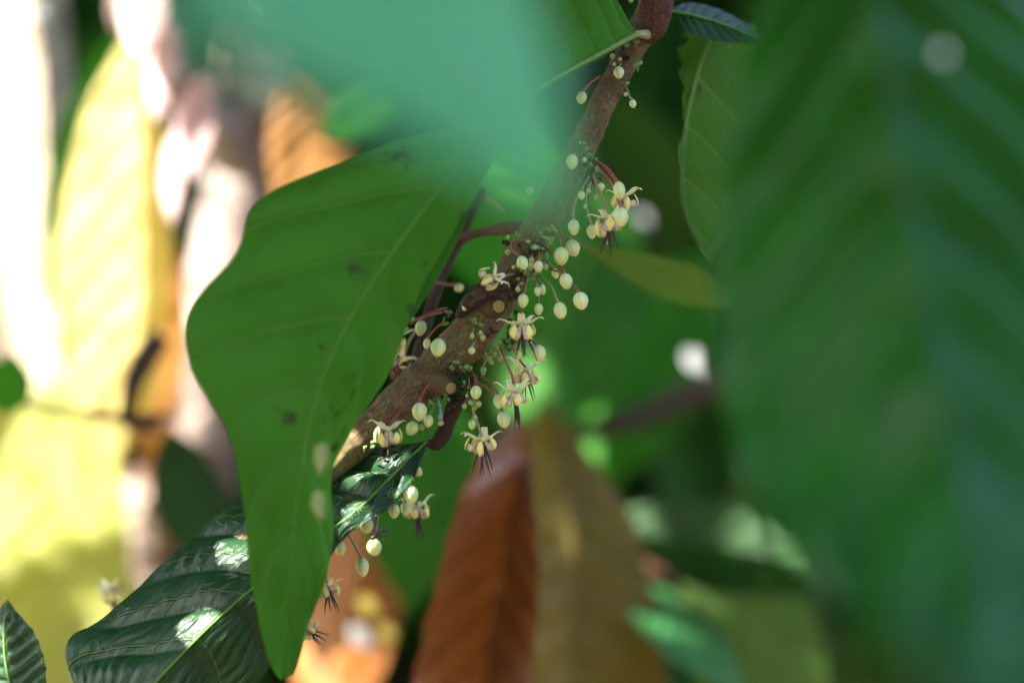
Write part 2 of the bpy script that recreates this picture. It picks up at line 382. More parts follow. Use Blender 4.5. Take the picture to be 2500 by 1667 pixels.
for x_, y_, a_, b_ in ((785, 1118, 3.6, 5.5), (778, 1232, 3.6, 4.6)):  # small pale blobs standing in for two blurred pale shapes
    bm = bmesh.new(); ellipsoid(bm, P(x_, y_, .99), (a_ * .001 * .7, .0005, b_ * .001), fn=lambda v: 1 + .6 * noise.noise(v * 420 + Vector((x_, y_, 0))))
    tag(from_bm('pale_fleck', bm, M['dullpale']), 'blurred pale fleck low on the broad green leaf, ' + ('the upper of two' if y_ < 1200 else 'the lower of two'), 'fleck')
# --- teal leaf very close to the lens
mid = [(330, -330, .45), (600, -150, .47), (850, 30, .49), (1080, 200, .51), (1280, 380, .53), (1385, 560, .55)]
lef = [(330, -330, .45), (430, 20, .43), (640, 170, .45), (910, 290, .48), (1180, 440, .51), (1381, 564, .55)]
rig = [(330, -330, .45), (900, -420, .55), (1200, -220, .57), (1310, 20, .57), (1375, 290, .56), (1389, 556, .55)]
o = link('leaf', leaf_mesh(mid, lef, rig, 50, 12, 9, 1.6, .0012, seed=2), LM['front'])
tag(o, 'very blurred turquoise sheened leaf at the top, nearest of all to the lens', 'leaf')
# --- large dark leaf at the right, close to the lens
mid = [(2090, -260, .74), (2130, 0, .735), (2180, 300, .73), (2230, 600, .72), (2290, 900, .70), (2360, 1250, .665), (2450, 1650, .58), (2560, 2000, .48)]
lef = [(2080, -260, .74), (1865, 0, .765), (1790, 300, .775), (1750, 600, .775), (1755, 900, .76), (1845, 1220, .72), (2130, 1560, .635), (2555, 2000, .48)]
rig = [(2100, -260, .74), (2440, -60, .80), (2640, 250, .80), (2720, 600, .79), (2760, 900, .77), (2800, 1250, .735), (2760, 1650, .62), (2565, 2000, .48)]
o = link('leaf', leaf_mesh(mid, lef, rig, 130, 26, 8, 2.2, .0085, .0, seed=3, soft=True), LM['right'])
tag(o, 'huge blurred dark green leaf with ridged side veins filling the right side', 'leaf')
bm = bmesh.new(); ellipsoid(bm, P(2285, 150, .74) + Vector((0, -.012, 0)), (.0013, .0006, .0015), fn=lambda v: 1 + .2 * noise.noise(v * 400))  # white blob standing in for a pale blurred disc
tag(from_bm('white_spot', bm, M['white']), 'small whitish spot in front of the dark leaf in the upper right', 'spot')
me, mid = leaf_simple((2620, 330, .95), (2330, -60, .98), 190, bend=-60, dl=.02, nt=40, ns=8)
tag(link('leaf', me, LM['pale']), 'olive green leaf edge crossing the top right corner', 'leaf')

# --- eaten leaf behind, upper right, and leaf at right of the flowers
mid = [(1750, 60, 1.17), (1712, 150, 1.165), (1685, 250, 1.16), (1672, 330, 1.16), (1664, 420, 1.16), (1668, 500, 1.16), (1700, 590, 1.16), (1735, 640, 1.165)]
lef = [(1655, 60, 1.17), (1652, 140, 1.165), (1666, 205, 1.16), (1668, 300, 1.155), (1656, 370, 1.15), (1662, 440, 1.15), (1685, 555, 1.155), (1730, 642, 1.165)]
rig = [(1850, 60, 1.19), (1850, 150, 1.19), (1850, 250, 1.185), (1840, 330, 1.18), (1825, 420, 1.18), (1805, 500, 1.175), (1780, 580, 1.17), (1740, 638, 1.165)]
eaten = link('leaf', leaf_mesh(mid, lef, rig, 160, 14, 5, 1.2, .0012, jag=.75, seed=4, holes=((1655, 215, 15), (1662, 300, 13), (1650, 410, 9))), LM['eaten'])
tag(eaten, 'green leaf with insect bitten left edge and pale midrib hanging right of the branch top', 'leaf'); rib(eaten, mid, .0008, M['veinpale'])
me, mid = leaf_simple((1385, 580, 1.22), (1830, 735, 1.28), 98, bend=14, dl=.015, dr=-.01, shape=.62, nt=50, ns=10, amp=.0008)
o = link('leaf', me, LM['pale']); tag(o, 'narrow pale olive leaf pointing left behind the top flowers', 'leaf'); rib(o, mid, .0008, M['veinpale'])

# ---------------------------------------------------------------- the flowering branch
root = bpy.data.objects.new('cacao_branch', None); C.objects.link(root)
root.location = P(560, 1380, 1.115)
tag(root, 'brown slanting tree branch covered with small cream flowers and round buds', 'branch')
def onb(name, bm, mat):
    bmesh.ops.translate(bm, verts=bm.verts, vec=-root.location); return from_bm(name, bm, mat, root)
BR = [(560, 1380, 1.115, 42), (700, 1245, 1.115, 42), (835, 1112, 1.113, 41), (950, 1008, 1.112, 46), (1045, 918, 1.112, 51), (1120, 848, 1.112, 54), (1186, 768, 1.112, 54), (1236, 690, 1.113, 44),
      (1286, 610, 1.114, 41), (1340, 522, 1.115, 44), (1388, 420, 1.117, 37), (1450, 300, 1.12, 33), (1482, 230, 1.122, 32), (1513, 178, 1.125, 32), (1536, 130, 1.128, 33), (1570, 70, 1.13, 38), (1594, 30, 1.132, 42), (1600, -30, 1.134, 36), (1615, -140, 1.138, 36)]
def barkfn(p, th, t):
    return 1 + .10 * noise.fractal(p * 70, 1, 2, 3) + .05 * noise.noise(p * 330) + .035 * noise.noise(p * 900)
bm = bmesh.new(); uvl = bm.loops.layers.uv.new('UVMap')
tube(bm, [P(*b[:3]) for b in BR], [b[3] * U for b in BR], 56, seg=420, fn=barkfn, uvl=uvl)
stem = onb('stem', bm, M['bark'])
def bnear(px, py):
    """depth of the branch surface facing the camera under a pixel"""
    best = min(((b[0] - px) ** 2 + (b[1] - py) ** 2, b) for b in BR)
    return best[1][2]
# red young bark patches near the top: swollen node and leaf base
bm = bmesh.new(); uvl = bm.loops.layers.uv.new('UVMap')
tube(bm, [P(1612, -30, 1.118), P(1600, 30, 1.117), P(1592, 66, 1.118), P(1578, 96, 1.121)], [38 * U, 41 * U, 36 * U, 22 * U], 32, seg=60, fn=barkfn, uvl=uvl)
onb('node', bm, M['redbark'])
# cut stubs
def rays_mat():
    s = NT('sawn_wood_face'); uv = s.n('UVMap').outputs[0]; sep = s.n('SeparateXYZ'); s.set(sep.inputs[0], uv)
    cv = s.n('CombineXYZ'); s.set(cv.inputs[0], s.math('MULTIPLY', sep.outputs[0], 34.0)); s.set(cv.inputs[1], s.math('MULTIPLY', sep.outputs[1], 5.0))
    n = s.noise(1.0, 5, .7, cv.outputs[0]); c = s.ramp(n, [(.36, (.08, .04, .008)), (.5, (.38, .24, .06)), (.62, (.62, .44, .16))])
    pb = s.n('BsdfPrincipled'); s.set(pb.inputs['Base Color'], c); pb.inputs['Roughness'].default_value = .8
    s.set(pb.inputs['Normal'], s.bump(n, .0006)); s.t.links.new(pb.outputs[0], s.out.inputs[0]); return s.m
M['sawn'] = rays_mat()
def stub(a, b, r0, r1):
    A, B = P(*a), P(*b); ax = (B - A).normalized()
    bm = bmesh.new(); uvl = bm.loops.layers.uv.new('UVMap')
    tube(bm, [A, A.lerp(B, .5), A.lerp(B, .8), B], [r0 * U, (r0 * .6 + r1 * .55) * U, r1 * 1.12 * U, r1 * 1.1 * U], 32, seg=24, fn=barkfn, cap=False, uvl=uvl)
    o = onb('cut_stub', bm, M['bark'])
    bm = bmesh.new(); uvl = bm.loops.layers.uv.new('UVMap')
    q = ax.to_track_quat('Z', 'Y'); prev = None; n = 32
    rows = []
    for j in range(9):
        f = j / 8; rows.append([bm.verts.new(B - root.location + q @ Vector((f * r1 * U * math.cos(2 * math.pi * i / n) * (1 + .06 * noise.noise((i * .7, 3, a[0]))), f * r1 * U * math.sin(2 * math.pi * i / n), -.0004 * f ** 6 + .00015 * noise.noise((i, j, a[0]))))) for i in range(n)])
    for j in range(8):
        for i in range(n):
            k = (i + 1) % n
            try: fc = bm.faces.new((rows[j][i], rows[j + 1][i], rows[j + 1][k], rows[j][k]))
            except ValueError: continue
            for lp, (x, y) in zip(fc.loops, ((i, j), (i, j + 1), (i + 1, j + 1), (i + 1, j))): lp[uvl].uv = (x / n, y / 8)
    bmesh.ops.dissolve_degenerate(bm, dist=1e-8, edges=bm.edges)
    from_bm('cut_face', bm, M['sawn'], o)
stub((1195, 750, 1.108), (1219, 748, 1.0985), 34, 15.5)
stub((1058, 930, 1.108), (1102, 948, 1.0985), 36, 14.5)
# cushions: rough dark clumps where the flowers spring from
def cushion(px, py, rx, ry, off=-.0085, ang=0):
    d = bnear(px, py) + off; bm = bmesh.new(); c0 = P(px, py, d)
    for i in range(max(8, int(rx * ry / 30))):
        a = random.uniform(0, 6.28); q = math.sqrt(random.random())
        x, y = rx * q * math.cos(a), ry * q * math.sin(a)
        X = x * math.cos(ang) - y * math.sin(ang); Y = x * math.sin(ang) + y * math.cos(ang)
        p = P(px + X, py + Y, d + random.uniform(-.002, .004)); r = random.uniform(2.5, 6) * U
        ellipsoid(bm, p, (r, r, r * random.uniform(.6, 1.3)), nu=8, nv=6, fn=lambda v: 1 + .5 * noise.noise(v * 900 + c0 * 50))
    for i in range(int(rx * ry / 45)):                       # wiry scales and old stalk ends
        a = random.uniform(0, 6.28); p = Vector((px + rx * .8 * math.cos(a), py + ry * .8 * math.sin(a)))
        q = p + Vector((random.uniform(-9, 9), random.uniform(-4, 12)))
        tube(bm, [P(p.x, p.y, d - .002), P((p.x + q.x) / 2 + random.uniform(-4, 4), (p.y + q.y) / 2, d - .005), P(q.x, q.y, d - .006)], [1.6 * U, 1.2 * U, .5 * U], 5, seg=6)
    return onb('flower_cushion', bm, M['cushion'])
for a in [(1298, 606, 34, 22), (1283, 660, 26, 20), (1255, 715, 22, 26), (1262, 790, 22, 36, -.0095, .4), (1243, 835, 16, 22), (1200, 812, 16, 10), (1115, 905, 28, 20), (1132, 955, 22, 24), (1095, 985, 30, 14, -.008, .5), (1150, 930, 14, 16),
          (1435, 388, 18, 16), (1520, 132, 18, 18), (1455, 440, 14, 14, -.002), (1110, 780, 14, 16, .004), (1235, 600, 12, 16, .002), (985, 905, 16, 20, .012), (940, 1000, 12, 14, .01)]:
    cushion(*a)
# bark flaps beside the first stub
bm = bmesh.new(); tube(bm, [P(1118, 770, 1.108), P(1150, 735, 1.1), P(1200, 700, 1.1), P(1225, 690, 1.108)], [8 * U, 22 * U, 20 * U, 8 * U], 20, seg=40, fn=barkfn)
onb('bark_ridge', bm, M['twig'])

# ------ bracts: little green scales
def bract(px, py, sz, off=-.010, n=3):
    d = bnear(px, py) + off; bm = bmesh.new()
    for i in range(n):
        a = random.uniform(-2.4, .4) if i else -1.2
        ln = sz * random.uniform(.6, 1.1)
        x, y = px + ln * math.cos(a), py + ln * math.sin(a)
        tube(bm, [P(px, py + sz * .4, d + .002), P((px + x) / 2, (py + y) / 2, d - .001), P(x, y, d - .002)], [1.6 * U, 1.8 * U, 1.2 * U], 6, seg=6)
        q = Quaternion((0, 1, 0), random.uniform(-1, 1)) @ Quaternion((1, 0, 0), random.uniform(-.8, .8))
        ellipsoid(bm, P(x, y, d - .002), (sz * .34 * U, sz * .16 * U, sz * .42 * U), q, 8, 6, fn=lambda v: 1 + .35 * noise.noise(v * 1500 + Vector((px, py, 0))))
    return onb('bract', bm, M['bract'])
for a in [(1318, 580, 13), (1330, 595, 15), (1345, 598, 16), (1300, 612, 12), (1295, 668, 14), (1280, 676, 16), (1262, 660, 12), (1268, 650, 10), (1310, 672, 13), (1322, 618, 14), (1258, 574, 11), (1345, 562, 14), (1337, 565, 10),
          (1262, 690, 13), (1330, 635, 12), (1300, 690, 12), (1155, 792, 13), (1172, 806, 13), (1166, 820, 10), (1112, 892, 13), (1100, 902, 10), (1135, 905, 12), (1147, 905, 11), (1206, 850, 14), (1220, 842, 12), (1176, 915, 10),
          (1422, 360, 14), (1428, 375, 12), (1444, 390, 11), (1440, 410, 12), (1452, 420, 11), (1553, 113, 14), (1557, 168, 16), (1525, 118, 12), (1530, 212, 11), (1130, 940, 9), (1084, 972, 12), (1046, 985, 9), (905, 1090, 12), (890, 1100, 10), (1095, 770, 12, .0), (1080, 790, 12, .004)]:
    bract(*a)

# ------ buds
def egg(ln, wd, seed):
    bm = bmesh.new(); uvl = bm.loops.layers.uv.new('UVMap'); nu, nv = 30, 18; rows = []
    for j in range(nv + 1):
        t = j / nv
        prof = math.sin(math.pi * min(1, max(0, t)) ** .92) ** .56 if 0 < t < 1 else 0.0
        prof *= 1.0 - .10 * max(0, t - .5)
        row = []
        for i in range(nu):
            th = 2 * math.pi * i / nu; u5 = abs((i / nu * 5) % 1 - .5)
            g = 1 - .11 * max(0, 1 - u5 / .12) * math.sin(math.pi * t) + .035 * math.cos(5 * (th - math.pi / 5)) * t
            g *= 1 + .05 * noise.noise((math.cos(th) + seed, math.sin(th), t * 2))
            row.append(Vector((wd / 2 * prof * g * math.cos(th), wd / 2 * prof * g * math.sin(th), -ln * t)))
        rows.append(row)
    vs = [[bm.verts.new(v) for v in row] for row in rows]
    for j in range(nv):
        for i in range(nu):
            k = (i + 1) % nu
            f = bm.faces.new((vs[j][i], vs[j + 1][i], vs[j + 1][k], vs[j][k]))
            for lp, (x, y) in zip(f.loops, ((i, j), (i, j + 1), (i + 1, j + 1), (i + 1, j))): lp[uvl].uv = (x / nu, y / nv)
    bmesh.ops.remove_doubles(bm, verts=bm.verts, dist=1e-7)
    return bm
nb = [0]
def bud(px, py, wd, ln, tilt=0, stalk=(), dep=None, tone='bud', sd_=None, sr=3.0, smat=None, label=None):
    """centre, width, length in px; tilt in degrees (positive swings the tip to the right); stalk px points from bud back to branch"""
    nb[0] += 1
    if dep is None: dep = bnear(px, py) - .016
    a = R(tilt); cx, cy = px - math.sin(a) * ln / 2, py - math.cos(a) * ln / 2
    top = P(cx, cy, dep); u = K * dep
    bm = egg(ln * u, wd * u, nb[0])
    o = from_bm('bud', bm, M[tone], root)
    o.location = top - root.location
    o.rotation_euler = (R(random.uniform(-10, 12)), -a, 0)
    bpy.context.view_layer.update()
    if label: o['label'] = label
    if stalk:
        st = [(cx, cy)] + list(stalk); n = len(st); end = sd_ if sd_ is not None else bnear(*st[-1]) - .006
        inv = (Matrix.Translation(root.location) @ Matrix.LocRotScale(o.location, o.rotation_euler, None)).inverted()
        pts = [inv @ P(x, y, dep + (end - dep) * (i / (n - 1)) ** 1.3) for i, (x, y) in enumerate(st)]
        pts[0] = Vector((0, 0, -.02 * ln * u))
        bm = bmesh.new(); tube(bm, pts, [sr * 1.25 * u, sr * .95 * u, sr * .9 * u, sr * u], 8, seg=5 * n)
        from_bm('stalk', bm, M[smat or ('stalk' if tone == 'bud' else 'stalk_green')], o)
    return o
B = bud
# top of the branch
B(1511, 178, 26, 32, 5, [(1516, 155), (1520, 140)]); B(1420, 239, 25, 33, -12, [(1440, 205), (1464, 188)]); B(1545, 254, 18, 21, 12, [(1536, 235), (1530, 218)], smat='stalk_green')
B(1527, 231, 10, 11, 0, [], tone='tinybud'); B(1513, 145, 10, 11, tone='tinybud'); B(1495, 138, 12, 14, tone='tinybud'); B(1541, 1, 13, 15, tone='tinybud'); B(1620, 3, 13, 15, tone='tinybud'); B(1500, 158, 9, 10, tone='tinybud')
# upper cluster
B(1397, 396, 29, 39, -4, [(1408, 378), (1432, 390)]); B(1427, 391, 14, 14, 0, [], tone='tinybud'); B(1294, 467, 19, 23, -28, [(1312, 449), (1336, 433)], smat='stalk_green')
B(1512, 466, 30, 47, 8, [(1502, 436), (1484, 412), (1452, 391)], dep=1.085); B(1517, 530, 36, 50, 0, [(1512, 495), (1498, 459), (1476, 428), (1450, 400)], dep=1.08, sr=3.6)
B(1467, 457, 20, 21, 5, [(1458, 440), (1446, 425)], dep=1.105); B(1420, 478, 18, 23, 0, [(1424, 455), (1438, 432)], dep=1.1, smat='stalk_green'); B(1437, 467, 12, 13, 0, [(1442, 445)], tone='tinybud'); B(1454, 482, 13, 15, 8, [(1452, 455)], tone='tinybud', dep=1.108)
B(1401, 555, 29, 41, 2, [(1400, 515), (1410, 480), (1432, 440)], dep=1.1, smat='stalk_green'); B(1445, 566, 26, 36, 4, [(1436, 520), (1430, 490), (1440, 440)], dep=1.105, smat='stalk_green'); B(1429, 505, 10, 12, tone='tinybud')
# middle cluster
B(1370, 626, 37, 47, 2, [(1368, 590), (1360, 570), (1346, 558)]); B(1398, 606, 37, 44, 22, [(1380, 578), (1362, 570), (1346, 566)], dep=1.108)
B(1276, 642, 28, 37, 22, [(1256, 616), (1247, 602), (1253, 589), (1278, 594)], dep=1.088); B(1296, 650, 16, 20, 0, [(1300, 630)], tone='tinybud'); B(1315, 651, 23, 30, -4, [(1317, 620), (1316, 604)], dep=1.09); B(1333, 653, 13, 15, 10, [(1326, 636)], tone='tinybud')
B(1356, 668, 19, 25, 15, [(1342, 645), (1330, 626)], dep=1.1, smat='stalk_green'); B(1382, 687, 32, 41, 14, [(1366, 664), (1352, 660), (1336, 652), (1310, 640)], dep=1.092)
B(1418, 735, 37, 46, 12, [(1406, 702), (1394, 688), (1374, 660), (1354, 626), (1330, 604)], dep=1.09); B(1277, 735, 27, 37, -3, [(1281, 700), (1286, 670)])
B(1313, 712, 18, 24, 2, [(1310, 692), (1302, 676)], tone='bud', smat='stalk_green'); B(1325, 707, 16, 27, 4, [(1316, 690), (1306, 676)], dep=1.1, smat='stalk_green'); B(1315, 755, 22, 30, 2, [(1314, 732), (1313, 705)], dep=1.1)
B(1368, 759, 32, 44, 12, [(1358, 728), (1344, 697), (1314, 672)], smat='stalk_green', dep=1.092); B(1264, 707, 13, 14, 0, [(1267, 690)], tone='tinybud')
B(1298, 636, 14, 15, 0, [(1302, 620)], tone='tinybud'); B(1307, 604, 14, 14, tone='tinybud'); B(1289, 590, 9, 9, tone='tinybud'); B(1253, 653, 10, 10, tone='tinybud'); B(1262, 648, 7, 8, tone='tinybud'); B(1240, 617, 15, 17, 5, [(1240, 600)], tone='tinybud', dep=1.108); B(1240, 580, 9, 12, tone='tinybud', dep=1.11)
# lower middle
B(1316, 862, 34, 43, 14, [(1304, 836), (1290, 826), (1262, 815)], dep=1.1); B(1265, 867, 20, 25, 4, [(1258, 845), (1250, 832)], dep=1.105, smat='stalk_green'); B(1294, 832, 16, 19, 4, [], dep=1.107)
B(1070, 849, 38, 47, -8, [(1084, 815), (1110, 797), (1150, 787)], dep=1.088, sr=3.4); B(1042, 839, 18, 28, -8, [(1052, 815), (1068, 798), (1085, 786)], dep=1.105)
B(1153, 821, 12, 16, 0, [(1158, 800)], tone='tinybud'); B(1179, 825, 14, 16, 4, [(1176, 808)], tone='tinybud'); B(1152, 856, 17, 20, -4, [(1158, 835), (1168, 818)], smat='stalk_green'); B(1173, 812, 9, 12, tone='tinybud')
B(1134, 751, 14, 18, -5, [], dep=1.1)
B(1194, 875, 15, 18, 0, [(1200, 855)], tone='tinybud', dep=1.115); B(1184, 868, 13, 18, 0, [], tone='tinybud', dep=1.115); B(1221, 875, 16, 17, 0, [(1215, 850)], tone='tinybud', dep=1.115); B(1207, 866, 13, 15, 0, [], tone='tinybud', dep=1.115); B(1200, 885, 12, 13, 0, [], tone='tinybud', dep=1.115); B(1180, 903, 15, 18, -3, [(1186, 880)], tone='tinybud', dep=1.115)
# low cluster
B(1024, 1005, 37, 47, 0, [(1028, 970), (1046, 940), (1094, 898)], dep=1.09); B(1046, 1028, 25, 32, -6, [(1054, 1005), (1064, 985)], smat='stalk_green'); B(1006, 1046, 31, 38, -25, [(1018, 1022), (1030, 1008), (1046, 985)], dep=1.097)
B(1030, 1044, 15, 17, tone='tinybud', dep=1.1); B(1076, 1033, 15, 14, 0, [(1078, 1020)], tone='tinybud')
B(1162, 958, 28, 35, 0, [(1160, 930), (1152, 906)], dep=1.095); B(1218, 980, 28, 37, 8, [(1212, 955), (1198, 935), (1176, 918)], dep=1.1); B(1230, 1024, 33, 43, 8, [(1206, 970), (1190, 948), (1168, 936), (1158, 915)], dep=1.1)
B(1153, 1036, 20, 26, -2, [(1156, 1015), (1152, 990), (1150, 960)], smat='stalk_green', dep=1.1)
for q in [(1156, 984, 14), (1169, 987, 15), (1134, 992, 12), (1158, 996, 13), (1148, 983, 11), (1160, 1020, 12), (1140, 966, 8), (1145, 945, 9)]: B(q[0], q[1], q[2], q[2] + 2, 0, [(1150 + random.uniform(-6, 6), q[1] - 22)], tone='tinybud', dep=1.1 + random.uniform(-.002, .003), sr=1.8)
B(922, 1062, 20, 41, -6, [(934, 1030), (968, 1005), (1020, 976)], dep=1.101)
B(1019, 1150, 24, 30, 40, [(1004, 1130), (990, 1110)], dep=1.125, sd_=1.118, smat='stalk_green')
# below the dark leaf
B(1003, 1207, 37, 48, 4, [(996, 1168), (988, 1145), (975, 1090)], dep=1.085, sd_=1.118, sr=4.2); B(983, 1185, 14, 15, 0, [(978, 1165)], tone='tinybud', dep=1.115); B(972, 1172, 11, 12, 0, [(968, 1150)], tone='tinybud', dep=1.115)
B(962, 1247, 28, 37, 0, [(958, 1215), (952, 1180), (950, 1120)], dep=1.112, sd_=1.12); B(991, 1241, 27, 36, 0, [(985, 1205), (975, 1160), (970, 1110)], dep=1.13, sd_=1.12)
B(914, 1336, 36, 43, 8, [(916, 1290), (922, 1240), (925, 1150)], dep=1.08, sd_=1.12, sr=5.0); B(895, 1283, 33, 42, 0, [(896, 1240), (900, 1160)], dep=1.135, sd_=1.12, smat='stalk_green')
B(885, 1384, 32, 48, 8, [(866, 1332), (850, 1300), (830, 1200)], dep=1.115, sd_=1.12, smat='stalk_green'); B(831, 1338, 26, 40, 6, [(822, 1290), (800, 1200)], dep=1.14, sd_=1.12, smat='stalk_green')
# behind the branch, on the twig side
B(1027, 801, 28, 40, -8, [(1040, 770), (1070, 756), (1090, 752)], dep=1.128, sd_=1.122); B(1121, 703, 23, 20, 30, [(1095, 695), (1060, 690)], dep=1.16, sd_=1.17); B(980, 762, 15, 34, -6, [(990, 735), (1010, 720), (1040, 715)], dep=1.15, sd_=1.16); B(1004, 780, 14, 20, 0, [(1004, 760), (1015, 725), (1022, 700)], dep=1.155, sd_=1.16)

# ------ flowers
def strip(bm, rz, wid, cup=.0, n=6, mat=0, thick=.5):
    """blade in the x-z plane: list of (r, z) in px, half widths in px, cross-section cupped"""
    seg = 14; q = spline([(r, 0, z) for r, z in rz], seg); top = []
    for i, p in enumerate(q):
        t = (q[min(i + 1, seg - 1)] - q[max(i - 1, 0)]).normalized(); nrm = Vector((-t.z, 0, t.x))
        hw = interp(wid, i / (seg - 1)); row = []
        for j in range(n + 1):
            y = (j / n * 2 - 1)
            row.append(((p + Vector((0, y * hw, 0)) + nrm * cup * hw * (y * y)) * U, nrm))
        top.append(row)
    va = [[bm.verts.new(p + nn * thick * .5 * U) for p, nn in row] for row in top]; vb = [[bm.verts.new(p - nn * thick * .5 * U) for p, nn in row] for row in top]
    for i in range(seg - 1):
        for j in range(n):
            bm.faces.new((va[i][j], va[i + 1][j], va[i + 1][j + 1], va[i][j + 1])).material_index = mat
            bm.faces.new((vb[i][j], vb[i][j + 1], vb[i + 1][j + 1], vb[i + 1][j])).material_index = mat
        for j in (0, n):
            bm.faces.new((va[i][j], vb[i][j], vb[i + 1][j], va[i + 1][j])).material_index = mat
def mesh_of(bm, mats, name):
    bmesh.ops.recalc_face_normals(bm, faces=bm.faces)
    me = bpy.data.meshes.new(name); bm.to_mesh(me); bm.free()
    for m in mats: me.materials.append(m)
    me.polygons.foreach_set('use_smooth', [True] * len(me.polygons)); return me
SEP = []
for v in range(4):
    bm = bmesh.new(); e = random.uniform(-5, 5); f = random.uniform(-4, 4)
    strip(bm, [(2, -1), (12, -4 + f * .3), (24, 2), (36, 11 + e * .6), (44, 14 + e), (50, 11 + e * 1.4)], [5, 8.5, 9, 7, 4.6, 1.2], .35)
    SEP.append(mesh_of(bm, [M['sepal']], 'sepal'))
PET = []
for v in range(3):
    bm = bmesh.new(); e = random.uniform(-2, 2)
    strip(bm, [(3, -3), (9, -10), (14, -18), (17, -26)], [3, 4.5, 6, 7], -.4, mat=0)
    ellipsoid(bm, Vector((20, 0, -29)) * U, (8.5 * U, 8 * U, 9.5 * U), Quaternion((0, 1, 0), .35), 14, 10, fn=lambda p: 1 + .12 * math.sin(p.y / U * 1.2), mat=0)
    strip(bm, [(24, -37), (31, -35), (34, -27), (33 + e, -15), (28 + e, -4)], [2.4, 2.2, 4, 9.5, 8, 3], .3, mat=1)
    PET.append(mesh_of(bm, [M['pouch'], M['ligule']], 'petal'))
STA = []
for v in range(3):
    bm = bmesh.new(); e = random.uniform(-3, 4)
    tube(bm, [Vector(p) * U for p in ((3, 0, -22), (6, 0, -38), (8 + e, 1, -58), (12 + e, 2 + e, -84))], [3 * U, 3 * U, 2.2 * U, .6 * U], 7, seg=14)
    STA.append(mesh_of(bm, [M['purple']], 'staminode'))
bm = bmesh.new(); tube(bm, [Vector(p) * U for p in ((0, 0, -20), (1, 1, -40), (0, 2, -64))], [1.5 * U, 1.3 * U, .9 * U], 7, seg=10); STY = mesh_of(bm, [M['style']], 'style')
bm = bmesh.new(); ellipsoid(bm, (0, 0, -3 * U), (5 * U, 5 * U, 5.5 * U), mat=0); tube(bm, [Vector((0, 0, -6)) * U, Vector((0, 0, -20)) * U, Vector((0, 0, -30)) * U], [4 * U, 5 * U, 4 * U], 10, mat=1)
REC = mesh_of(bm, [M['sepal'], M['redcore']], 'flower')
def flower(px, py, dep=None, tilt=0, roll=0, spin=0.0, sc=1.0, stalk=(), sd_=None, skip=(), smat='stalk', fwd=8, label=None):
    if dep is None: dep = bnear(px, py) - .014
    o = bpy.data.objects.new('flower', REC); C.objects.link(o); o.parent = root
    top = P(px, py, dep); o.location = top - root.location; sc *= 1.1 * dep / D0
    q = Quaternion((0, 1, 0), -R(tilt)) @ Quaternion((1, 0, 0), R(fwd)) @ Quaternion((0, 0, 1), spin)
    o.rotation_mode = 'QUATERNION'; o.rotation_quaternion = q; o.scale = (sc,) * 3
    if label: o['label'] = label
    for k in range(5):
        for nm, lst, off in (('sepal', SEP, 0), ('petal', PET, .5), ('staminode', STA, .25)):
            if (nm, k) in skip: continue
            c = bpy.data.objects.new(nm, random.choice(lst)); C.objects.link(c); c.parent = o
            c.scale = (random.uniform(.85, 1.12), random.uniform(.85, 1.15), random.uniform(.8, 1.15)); c.rotation_euler = (0, R(random.uniform(-13, 13)), 2 * math.pi * (k + off) / 5 + random.uniform(-.08, .08))
    c = bpy.data.objects.new('style', STY); C.objects.link(c); c.parent = o
    if stalk:
        st = [(px, py)] + list(stalk); n = len(st); end = sd_ if sd_ is not None else bnear(*st[-1]) - .006
        inv = Matrix.LocRotScale(top, q, Vector((sc,) * 3)).inverted()
        pts = [inv @ P(x, y, dep + (end - dep) * (i / (n - 1)) ** 1.2) for i, (x, y) in enumerate(st)]
        bm = bmesh.new(); tube(bm, pts, [3.6 * U, 3 * U, 3 * U, 3.4 * U], 8, seg=6 * n); from_bm('stalk', bm, M[smat], o)
    return o
H = math.pi / 2
flower(1484, 527, 1.092, 0, 0, .5, 1.0, [(1474, 490), (1460, 460), (1448, 425)], smat='stalk_green')
flower(1522, 474, 1.1, 4, 0, 1.9, .85, [(1500, 440), (1480, 415), (1452, 395)])
flower(1212, 676, 1.088, -62, 0, .3, .82, [(1235, 673), (1264, 665)], smat='stalk_green')
flower(1274, 787, 1.09, 2, 0, .9, 1.0, [(1273, 765), (1276, 735), (1285, 680)])
flower(1283, 897, 1.12, 0, 0, .25, .95, [(1270, 880), (1250, 845)], sd_=1.112)
flower(1256, 952, 1.094, 2, 0, .62, .98, [(1250, 918), (1234, 880), (1222, 845)], smat='stalk')
flower(1177, 1068, 1.094, -1, 0, .16, 1.0, [(1170, 1045), (1156, 1005), (1150, 960)], smat='stalk_green')
flower(948, 1044, 1.09, 0, 0, 1.0, .95, [(956, 1030), (976, 1008), (1010, 988)])
flower(1018, 1232, 1.14, 0, 0, .2, .85, [(1008, 1200), (990, 1150), (980, 1110)], sd_=1.12, smat='stalk_green')
flower(800, 1424, 1.12, 8, 0, .1, .8, [(780, 1380), (760, 1300), (740, 1240)], sd_=1.12, smat='stalk_green')
flower(742, 1532, 1.12, 55, 0, .8, .7, [(716, 1490), (700, 1400), (690, 1290)], sd_=1.12, smat='stalk_green')
flower(967, 812, 1.145, -20, 0, .2, .9, [(990, 792), (1040, 772), (1085, 760)], sd_=1.122)
flower(985, 868, 1.15, -30, 0, .7, .8, [(1000, 830), (1020, 800)], sd_=1.16, smat='stalk_green')
flower(262, 1436, 1.2, 25, 0, .4, .75, [(300, 1436), (380, 1440), (450, 1450)], sd_=1.18, smat='stalk_green', label='browned flower hanging alone at lower left')
